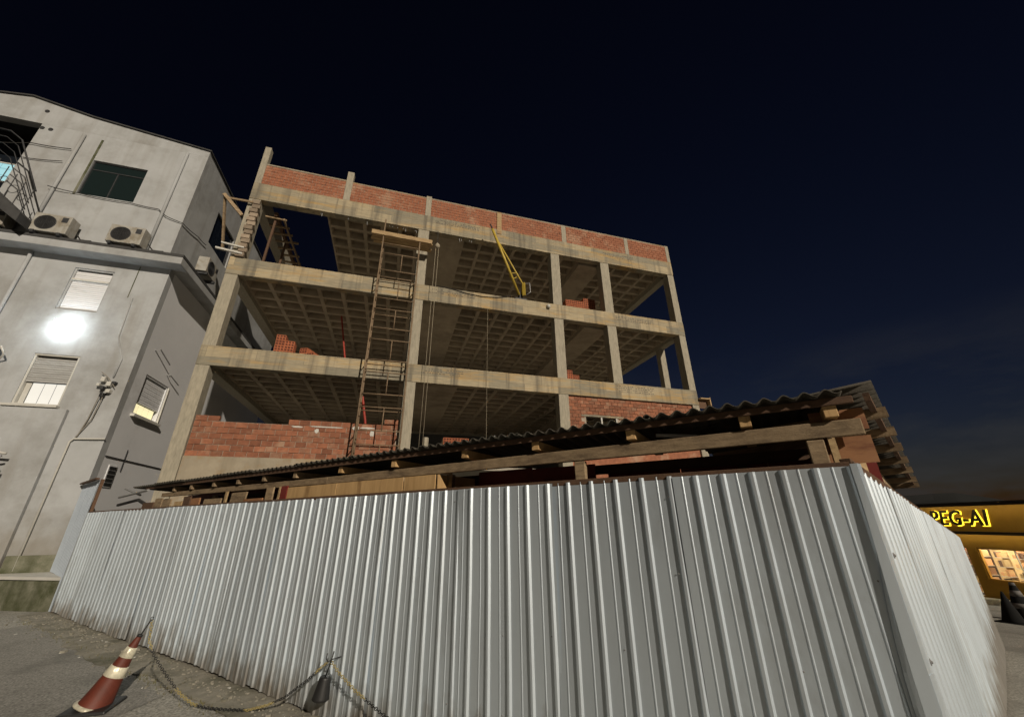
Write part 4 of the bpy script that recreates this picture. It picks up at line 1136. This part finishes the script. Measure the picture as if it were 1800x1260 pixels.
# odd boards on the left
for (s, w_, z0, z1, lean, m_) in ((-10.6,0.5,1.3,1.99,0.0,'darkwood'),(-10.05,0.3,1.3,2.05,0.0,'wood'),(-9.7,0.35,1.3,2.02,0.0,'wood'),(-8.85,0.25,1.3,2.04,0.0,'darkwood'),(-9.2,0.30,1.3,1.97,0.03,'freshwood'),(-8.55,0.30,1.3,2.0,0.0,'redply'),(-8.1,0.55,1.3,1.97,0.02,'wood'),(-7.45,0.06,1.3,2.06,0.02,'freshwood'),(-7.32,0.42,1.3,2.03,0.10,'wood'),(-6.85,0.5,1.3,1.93,0.0,'redply'),(-6.28,0.17,1.3,2.06,0.0,'wood'),(-6.02,0.04,1.3,2.06,0.05,'freshwood'),(-5.92,0.14,1.3,2.06,0.0,'redwall')):
    p = S(s, 0.155, z0)
    part(MB().hexa([p, p+D*w_, p+D*w_+N_*0.02, p+N_*0.02, p+D*lean+Vector((0,0,z1-z0)), p+D*(w_+lean)+Vector((0,0,z1-z0)), p+D*(w_+lean)+N_*0.02+Vector((0,0,z1-z0)), p+D*lean+N_*0.02+Vector((0,0,z1-z0))]), "board", m_, sh)
# side wing carpentry
def V2(t, b, z): return TIP+R2*t+R2N*b+Vector((0,0,z-TIP.z-0.0577*t))
for t in (0.35, 0.95, 1.6, 2.3, 3.0, 3.8, 4.4):
    part(MB().bar(V2(t,0.03,2.235), V2(t,1.3,2.19), 0.05, 0.06), "rafter", 'wood', sh)
part(MB().bar(V2(0.1,0.30,2.14), V2(4.5,0.30,2.14), 0.05, 0.09), "side_plate", 'wood', sh)
part(MB().bar(V2(0.05,0.32,2.11), V2(0.95,0.26,1.70), 0.02, 0.13), "brace", 'wood', sh)
part(MB().bar(V2(0.02,0.09,2.258), V2(4.5,0.09,2.258), 0.03, 0.05), "fascia_strip", 'darkwood', sh)
for (t, b, m_) in ((0.22,0.30,'wood'),(0.50,0.30,'wood'),(0.62,0.27,'freshwood'),(1.25,0.30,'wood'),(2.5,0.3,'wood'),(4.2,0.3,'wood')):
    part(MB().bar(V2(t,b,1.3), V2(t,b,2.10), 0.06, 0.05, up=(0,1,0)), "post", m_, sh)
part(MB().obox(V2(0.28,0.33,1.25), R2*0.95, R2N*0.012, Vector((0,0,0.80))), "plywood_sheet", 'redply', sh)
part(MB().obox(V2(1.25,0.33,1.05), R2*3.2, R2N*0.012, Vector((0,0,0.62))), "plywood_sheet", 'darkwood', sh)
single(MB().tube([S(-1.10,0.44,2.228), S(-0.80,0.46,2.190)], 0.014, 8), "fluorescent_tube", 'tube', S(-0.95,0.45,2.2), "white fluorescent tube lying under the corrugated roof above the front plate", "tube")
# odds and ends hanging at the left end of the roof
sp_ = root("downpipe_scrap", S(-11.0,0.2,2.2), "pale pipes and dark scrap sticking out at the left end of the roof", "pipes")
part(MB().tube([S(-12.0,0.2,2.32), S(-11.2,0.25,2.16)], 0.02, 6), "pipe", 'greymetal', sp_)
part(MB().tube([S(-12.2,0.2,2.15), S(-10.2,0.05,2.20)], 0.022, 6), "pipe", 'greymetal', sp_)
part(MB().tube([S(-12.3,0.25,2.0), S(-11.4,0.3,2.08), S(-10.8,0.3,1.95)], 0.03, 6), "hose", 'black', sp_)

# ================================================================== cones and chain on the street
base = Vector((-2.50, 5.60, 0)); tipv = Vector((-2.315, 5.655, 0.555))
ax = (tipv-base).normalized(); H = (tipv-base).length
cn = root("traffic_cone", base, "leaning orange traffic cone with two white reflective sleeves and a rod in its tip", "traffic cone")
def rad(h): return 0.138+(0.022-0.138)*(h/H)
def ring_part(h0, h1, grow, m, name):
    return part(MB().lathe([(rad(h0)+grow,h0),(rad(h1)+grow,h1)], 32, axis=tuple(ax), base=tuple(base)), name, m, cn, smooth=False)
o = part(MB().lathe([(0.146,0.012),(0.138,0.03)]+[(rad(H*t),H*t) for t in (0.15,0.35,0.55,0.75,0.9,1.0)]+[(0.018,H+0.006)], 32, axis=tuple(ax), base=tuple(base)), "cone_body", 'orange', cn, smooth=True)
for (h0, h1) in ((0.44,0.585),(0.70,0.845)):
    sl = part(MB().lathe([(rad(H*h0)+0.001,H*h0),(rad(H*h0)+0.005,H*h0+0.004),(rad(H*h1)+0.005,H*h1-0.004),(rad(H*h1)+0.001,H*h1)], 32, axis=tuple(ax), base=tuple(base)), "reflective_sleeve", 'reflective', cn, smooth=True)
bx = ax.cross(Vector((0,1,0))).normalized(); by = ax.cross(bx).normalized()
bpm = MB()
for (r0, h) in ((0,0),):
    c_ = [bx*0.2+by*0.2, bx*0.2-by*0.2, -bx*0.2-by*0.2, -bx*0.2+by*0.2]
    flat = [Vector((p.x, p.y, 0.0)) for p in c_]
    bpm.hexa([base+flat[3]+Vector((0,0,0.008)), base+flat[2]+Vector((0,0,0.008)), base+flat[1]+Vector((0,0,0.008)), base+flat[0]+Vector((0,0,0.008)),
              base+flat[3]*0.96+Vector((0,0,0.034)), base+flat[2]*0.96+Vector((0,0,0.034)), base+flat[1]*0.96+Vector((0,0,0.034)), base+flat[0]*0.96+Vector((0,0,0.034))])
part(bpm, "cone_base", 'black', cn, bevel=0.008)
part(MB().lathe([(0.158,0.016),(0.162,0.026),(0.146,0.042)], 32, axis=tuple(ax), base=tuple(base)), "base_rim", 'reflective', cn, smooth=True)
part(MB().tube([tipv-ax*0.05, tipv+Vector((0.052,0.02,0.135))], 0.007, 8).lathe([(0.026,0),(0.022,0.02)], 16, axis=tuple(ax), base=tuple(tipv-ax*0.004)), "rod", 'black', cn, smooth=True)
part(MB().ring(tipv+Vector((0.056,0.022,0.145)), (1,0,0), (0,0,1), 0.014, 0.014, 0.004, 12, 5), "hook", 'darkmetal', cn, smooth=True)

hk = Vector(S(0,0,0)); 
HOOK = Vector((-0.366, 4.528, 0.455))
wgt = root("hanging_weight", (-0.40, 4.56, 0.13), "black cone shaped weight on a rod hooked to the front hoarding", "weight")
wb0 = Vector((-0.435, 4.602, 0.135)); wt1 = Vector((-0.335, 4.495, 0.335))
axw = Vector((0.10,-0.05,1.0)).normalized()
wb0 = Vector((-0.405, 4.555, 0.190))
part(MB().lathe([(0.066,0.0),(0.072,0.006),(0.069,0.02),(0.048,0.150),(0.045,0.162),(0.040,0.166)], 28, axis=tuple(axw), base=tuple(wb0)), "weight_body", 'black', wgt, smooth=True)
part(MB().tube([wb0+axw*0.16, HOOK+Vector((0.005,0,0.0)), HOOK+Vector((0.022,-0.005,0.085))], 0.0055, 8), "rod", 'black', wgt, smooth=True)
part(MB().tube([HOOK+Vector((-0.03,-0.01,0.075)), HOOK+Vector((-0.035,-0.01,0.035)), HOOK+Vector((-0.015,-0.01,0.012)), HOOK+Vector((0.02,0.02,0.02)), HOOK+N_*0.125+Vector((0,0,0.02))], 0.005, 8), "hook", 'darkmetal', wgt, smooth=True)

def chain(pts, colours, label):
    P = [Vector(p) for p in pts]
    # arc length resample
    seg = [(P[i+1]-P[i]).length for i in range(len(P)-1)]; tot = sum(seg)
    step = 0.0235; n = int(tot/step)
    r_ = root("plastic_chain", P[0], label, "chain", "black and yellow plastic chains")
    mbs = {'black': [], 'yellowplastic': []}
    for k in range(n):
        d = (k+0.5)*step; i = 0
        while i < len(seg)-1 and d > seg[i]: d -= seg[i]; i += 1
        p = P[i].lerp(P[i+1], min(1, d/seg[i])); t = (P[i+1]-P[i]).normalized()
        s = t.cross(Vector((0,0,1)))
        s = s.normalized() if s.length > 1e-3 else Vector((1,0,0))
        u = s.cross(t)
        c_ = 'black'
        for (f0, f1) in colours:
            if f0 <= k/n < f1: c_ = 'yellowplastic'
        mb_ = MB().ring(p, t, (s+u if k % 2 else s-u), 0.0165, 0.0105, 0.0030, 10, 5)
        part(mb_, "chain_link", c_, r_, smooth=True)
top = tipv+Vector((0.056,0.022,0.13))
chain([top, (-2.235,5.668,0.58), (-2.224,5.659,0.51), (-2.129,5.605,0.395), (-1.994,5.528,0.287), (-1.86,5.45,0.19), (-1.72,5.37,0.10), (-1.60,5.31,0.045), (-1.45,5.22,0.028), (-1.25,5.12,0.026), (-1.05,5.02,0.034), (-0.88,4.90,0.09), (-0.729,4.794,0.164), (-0.547,4.66,0.309), (-0.436,4.58,0.416), HOOK+Vector((-0.01,0.0,0.012))],
      [(0.0,0.10),(0.30,0.42),(0.62,0.74),(0.93,1.01)], "black and yellow chain sagging from the cone to the hook on the hoarding")
chain([HOOK+Vector((0.01,0,0.005)), (-0.27,4.42,0.40), (-0.12,4.26,0.315), (0.03,4.09,0.255), (0.10,4.0,0.232), (0.3,3.77,0.16), (0.5,3.54,0.12), (0.75,3.26,0.09)],
      [(0.0,0.30)], "black and yellow chain running right from the hook along the foot of the hoarding")
# litter on the strip
lt = MB()
for k in range(16):
    s = rs.uniform(-12.5,-5.2); off = rs.uniform(-0.75,-0.06)
    p = S(s, off, 0.016 if off > -0.35 else 0.004); a = rs.uniform(0,3.14); d_ = Vector((math.cos(a),math.sin(a),0)); l = rs.uniform(0.012,0.045); w_ = rs.uniform(0.008,0.02)
    lt.obox(p, d_*l, Vector((-d_.y,d_.x,0))*w_, Vector((0,0,0.008)))
gv = MB()
for k in range(900):
    s = rs.uniform(-12.9,-1.5); off = -0.02-abs(rs.gauss(0,0.28)); p = S(s, off, 0.012 if off > -0.34 else 0.004); q_ = rs.uniform(0.004,0.014)
    if rs.random() < 0.05: q_ *= 2.2
    gv.hexa([p+Vector((rs.uniform(0.6,1.1)*q_*sx, rs.uniform(0.6,1.1)*q_*sy, zz*q_*rs.uniform(0.7,1.1))) for zz in (0,1) for sx, sy in ((-1,-1),(1,-1),(1,1),(-1,1))])
single(gv, "gravel", 'concrete', (0,0,0), "loose grit and small stones along the foot of the hoarding", None, kind='stuff')
single(lt, "litter", 'whitetrim', (0,0,0), "scraps of paper and chips scattered along the foot of the hoarding", None, kind='stuff')
tf = MB()
for k in range(420):
    s = rs.uniform(-12.5,-4.5); off = -0.40-abs(rs.gauss(0,0.06)); p = S(s, off, 0.0); h = rs.uniform(0.015,0.05)
    d_ = Vector((rs.uniform(-1,1),rs.uniform(-1,1),0)).normalized()
    tf.poly([p-d_*0.004, p+d_*0.004, p+Vector((rs.uniform(-.02,.02),rs.uniform(-.02,.02),h))])
M['weed'] = mat("dry_weeds", (0.10,0.11,0.04),(0.16,0.13,0.06),0.9,bump=0)
single(tf, "weeds", 'weed', (0,0,0), "sparse dry weeds along the broken edge of the concrete strip", None, kind='stuff')

# ================================================================== shop across the side street
XO = Vector((0.958,-0.287,0)); YO = Vector((0.287,0.958,0))
def Q(y, d, z): return XO*(22+d)+YO*y+Vector((0,0,z))
GB = -2.02
sp = root("corner_shop", Q(19,0,GB), "mustard yellow shop with glowing yellow sign and lit windows at the right", "shop")
def qbox(mb, y0, y1, d0, d1, z0, z1):
    return mb.hexa([Q(y0,d0,z0),Q(y1,d0,z0),Q(y1,d1,z0),Q(y0,d1,z0),Q(y0,d0,z1),Q(y1,d0,z1),Q(y1,d1,z1),Q(y0,d1,z1)])
SHW = [(20.70, 13.5, -1.12, 0.22), (21.9, 21.15, GB+0.12, 0.24), (23.6, 22.3, -1.1, 0.22)]
holes = [(min(a,b), max(a,b), c, d_) for a, b, c, d_ in SHW]
part(wall(lambda a, d, z: Q(a, d, z), 11.0, 25.0, GB-0.3, 0.86, holes, 0.2), "shop_wall", 'shopwall', sp)
part(qbox(MB(), 10.8, 25.2, -0.35, 0.25, 0.865, 0.93), "canopy_edge", 'signdark', sp)
part(qbox(MB(), 10.8, 25.2, -0.38, 0.2, 0.935, 2.14), "sign_board", 'shopwall', sp)
part(qbox(MB(), 10.7, 25.3, -0.95, 0.5, 2.145, 2.20), "sign_coping", 'signdark', sp)
part(qbox(MB(), 10.7, 25.3, -0.99, -0.952, 2.03, 2.20), "strip_shield", 'signdark', sp)  # lip added to keep the upper strip out of view
part(qbox(MB(), 10.8, 25.2, -0.40, -0.352, 0.80, 0.93), "canopy_lip", 'signdark', sp)
part(qbox(MB(), 10.9, 25.1, -0.92, -0.86, 2.11, 2.144), "added_wash_strip", 'strip', sp)  # unseen strip added to wash the sign board with light
part(qbox(MB(), 10.9, 25.1, -0.33, -0.28, 0.835, 0.863), "added_wash_strip", 'strip', sp)  # second added strip, lighting the wall below the canopy
part(qbox(MB(), 11.0, 25.0, -0.55, -0.002, GB-0.1, GB+0.10), "step", 'shoptrim', sp)
# interior
part(qbox(MB(), 11.0, 25.0, 4.0, 4.1, GB-0.3, 1.0), "back_wall", 'goodspale', sp)
part(qbox(MB(), 11.0, 25.0, 0.21, 4.0, GB-0.3, GB), "shop_floor", 'shoptrim', sp)
part(qbox(MB(), 11.0, 25.0, 0.26, 4.1, 0.70, 0.86), "ceiling", 'shoptrim', sp)
part(qbox(MB(), 10.8, 25.2, 0.51, 4.3, 2.0, 2.1), "roof", 'signdark', sp)
for y0 in (13.0, 14.2, 15.4, 16.6, 17.8, 19.0, 20.2, 21.4, 22.6):
    part(qbox(MB(), y0, y0+0.9, 0.45, 0.51, 0.60, 0.66), "tube_light", 'shoplight', sp)
    part(qbox(MB(), y0, y0+0.08, 1.9, 3.2, 0.60, 0.66), "tube_light", 'shoplight', sp)
y = 13.2
while y < 24.5:
    w_ = rs.uniform(0.36, 0.62); d_ = rs.uniform(0.85, 1.15)
    sf = part(qbox(MB(), y+0.02, y+w_-0.02, d_+0.36, d_+0.40, GB, GB+2.2), "shelf_unit", rs.choice(['goodsdark','goods','goodspale']), sp)
    for lv in range(5):
        yy = y+0.03
        while yy < y+w_-0.1:
            gw = rs.uniform(0.05, 0.14); hh = rs.uniform(0.16,0.30)
            part(qbox(MB(), yy, yy+gw, d_+0.02, d_+0.3, GB+0.20+lv*0.40, GB+0.20+lv*0.40+hh), "goods", rs.choice(['goods','goodsdark','goodspale','goods','goodspale','goodsdark']), sf)
            yy += gw+0.012
        part(qbox(MB(), y+0.02, y+w_-0.02, d_, d_+0.355, GB+0.170+lv*0.40, GB+0.195+lv*0.40), "shelf_board", 'shoptrim', sf)
    y += w_+rs.choice([0.02,0.02,0.25,0.35])
# window frames and glass
clear = bpy.data.materials.new("shop_glass"); clear.use_nodes = True
nt = clear.node_tree; nt.nodes.clear()
o_ = nt.nodes.new("ShaderNodeOutputMaterial"); tr_ = nt.nodes.new("ShaderNodeBsdfTransparent"); gl_ = nt.nodes.new("ShaderNodeBsdfGlossy"); mx_ = nt.nodes.new("ShaderNodeMixShader")
gl_.inputs['Roughness'].default_value = 0.03; mx_.inputs[0].default_value = 0.08
nt.links.new(tr_.outputs[0], mx_.inputs[1]); nt.links.new(gl_.outputs[0], mx_.inputs[2]); nt.links.new(mx_.outputs[0], o_.inputs[0])
for (a, b, c, d_) in holes:
    wn = part(window_frame(lambda x, dd, z: Q(x, dd, z), a, b, c, d_, None, 0.05, 0.03, 0.1), "window", 'shopwall', sp)
    n = max(1, round((b-a)/1.5))
    for k in range(n):
        part(qbox(MB(), a+0.05+(b-a-0.1)*k/n+0.012, a+0.05+(b-a-0.1)*(k+1)/n-0.012, 0.06, 0.066, c+0.05, d_-0.05), "pane", clear, wn)
        if k: part(qbox(MB(), a+0.05+(b-a-0.1)*k/n-0.012, a+0.05+(b-a-0.1)*k/n+0.012, 0.04, 0.09, c+0.051, d_-0.051), "mullion", 'shoptrim', wn)

# sign lettering: dark italic faces in front of a glowing yellow edge
def lettering(text, height, y_left, z_base, d0, offset, extrude, m, name, parent, shear=0.22):
    cu = bpy.data.curves.new(name, 'FONT'); cu.body = text; cu.size = height/0.73; cu.shear = shear; cu.offset = offset; cu.extrude = extrude; cu.space_character = 1.06; cu.resolution_u = 2
    tmp = bpy.data.objects.new(name, cu); col.objects.link(tmp)
    dg = bpy.context.evaluated_depsgraph_get(); me = bpy.data.meshes.new_from_object(tmp.evaluated_get(dg))
    bpy.data.objects.remove(tmp); bpy.data.curves.remove(cu)
    me.materials.clear(); me.materials.append(M[m])
    base_ = Q(y_left, d0, z_base)
    for v in me.vertices:
        p = base_ - YO*v.co.x*0.88 + Vector((0,0,v.co.y)) - XO*v.co.z
        v.co = p - wloc(parent)
    me.update()
    o = bpy.data.objects.new(name, me); col.objects.link(o); o.parent = parent
    return o
sg = root("shop_sign", Q(20.5,-0.4,1.5), "glowing yellow italic sign letters reading PEG-AI on the shop fascia", "sign")
xs = 0.0
lettering("PEG-AI", 0.70, 21.93, 1.19, -0.40, 0.030, 0.012, 'signglow', "letter_glow", sg)
lettering("PEG-AI", 0.70, 21.945, 1.205, -0.445, 0.014, 0.025, 'signdark', "letter_face", sg)

# dark cone and striped barrier outside the shop
p = Vector((15.5, 7.62, 0)); p.z = fall(p)
dc = root("traffic_cone", p, "tall dark cone standing in the side street before the shop", "traffic cone")
part(MB().lathe([(0.21,0.03),(0.205,0.06),(0.02,0.70),(0.012,0.71)], 20, base=tuple(p)), "cone_body", 'dimcone', dc, smooth=True)
part(MB().box(p.x-0.27,p.x+0.27,p.y-0.27,p.y+0.27,p.z,p.z+0.03), "cone_base", 'dimcone', dc)
p = Vector((16.75, 7.95, 0)); p.z = fall(p)
dc = root("traffic_cone", p, "dark cone with white bands cut by the right edge of view", "traffic cone")
part(MB().lathe([(0.26,0.03),(0.255,0.06),(0.05,0.90),(0.03,0.91)], 20, base=tuple(p)), "cone_body", 'dimcone', dc, smooth=True)
part(MB().box(p.x-0.28,p.x+0.28,p.y-0.28,p.y+0.28,p.z,p.z+0.03), "cone_base", 'dimcone', dc)
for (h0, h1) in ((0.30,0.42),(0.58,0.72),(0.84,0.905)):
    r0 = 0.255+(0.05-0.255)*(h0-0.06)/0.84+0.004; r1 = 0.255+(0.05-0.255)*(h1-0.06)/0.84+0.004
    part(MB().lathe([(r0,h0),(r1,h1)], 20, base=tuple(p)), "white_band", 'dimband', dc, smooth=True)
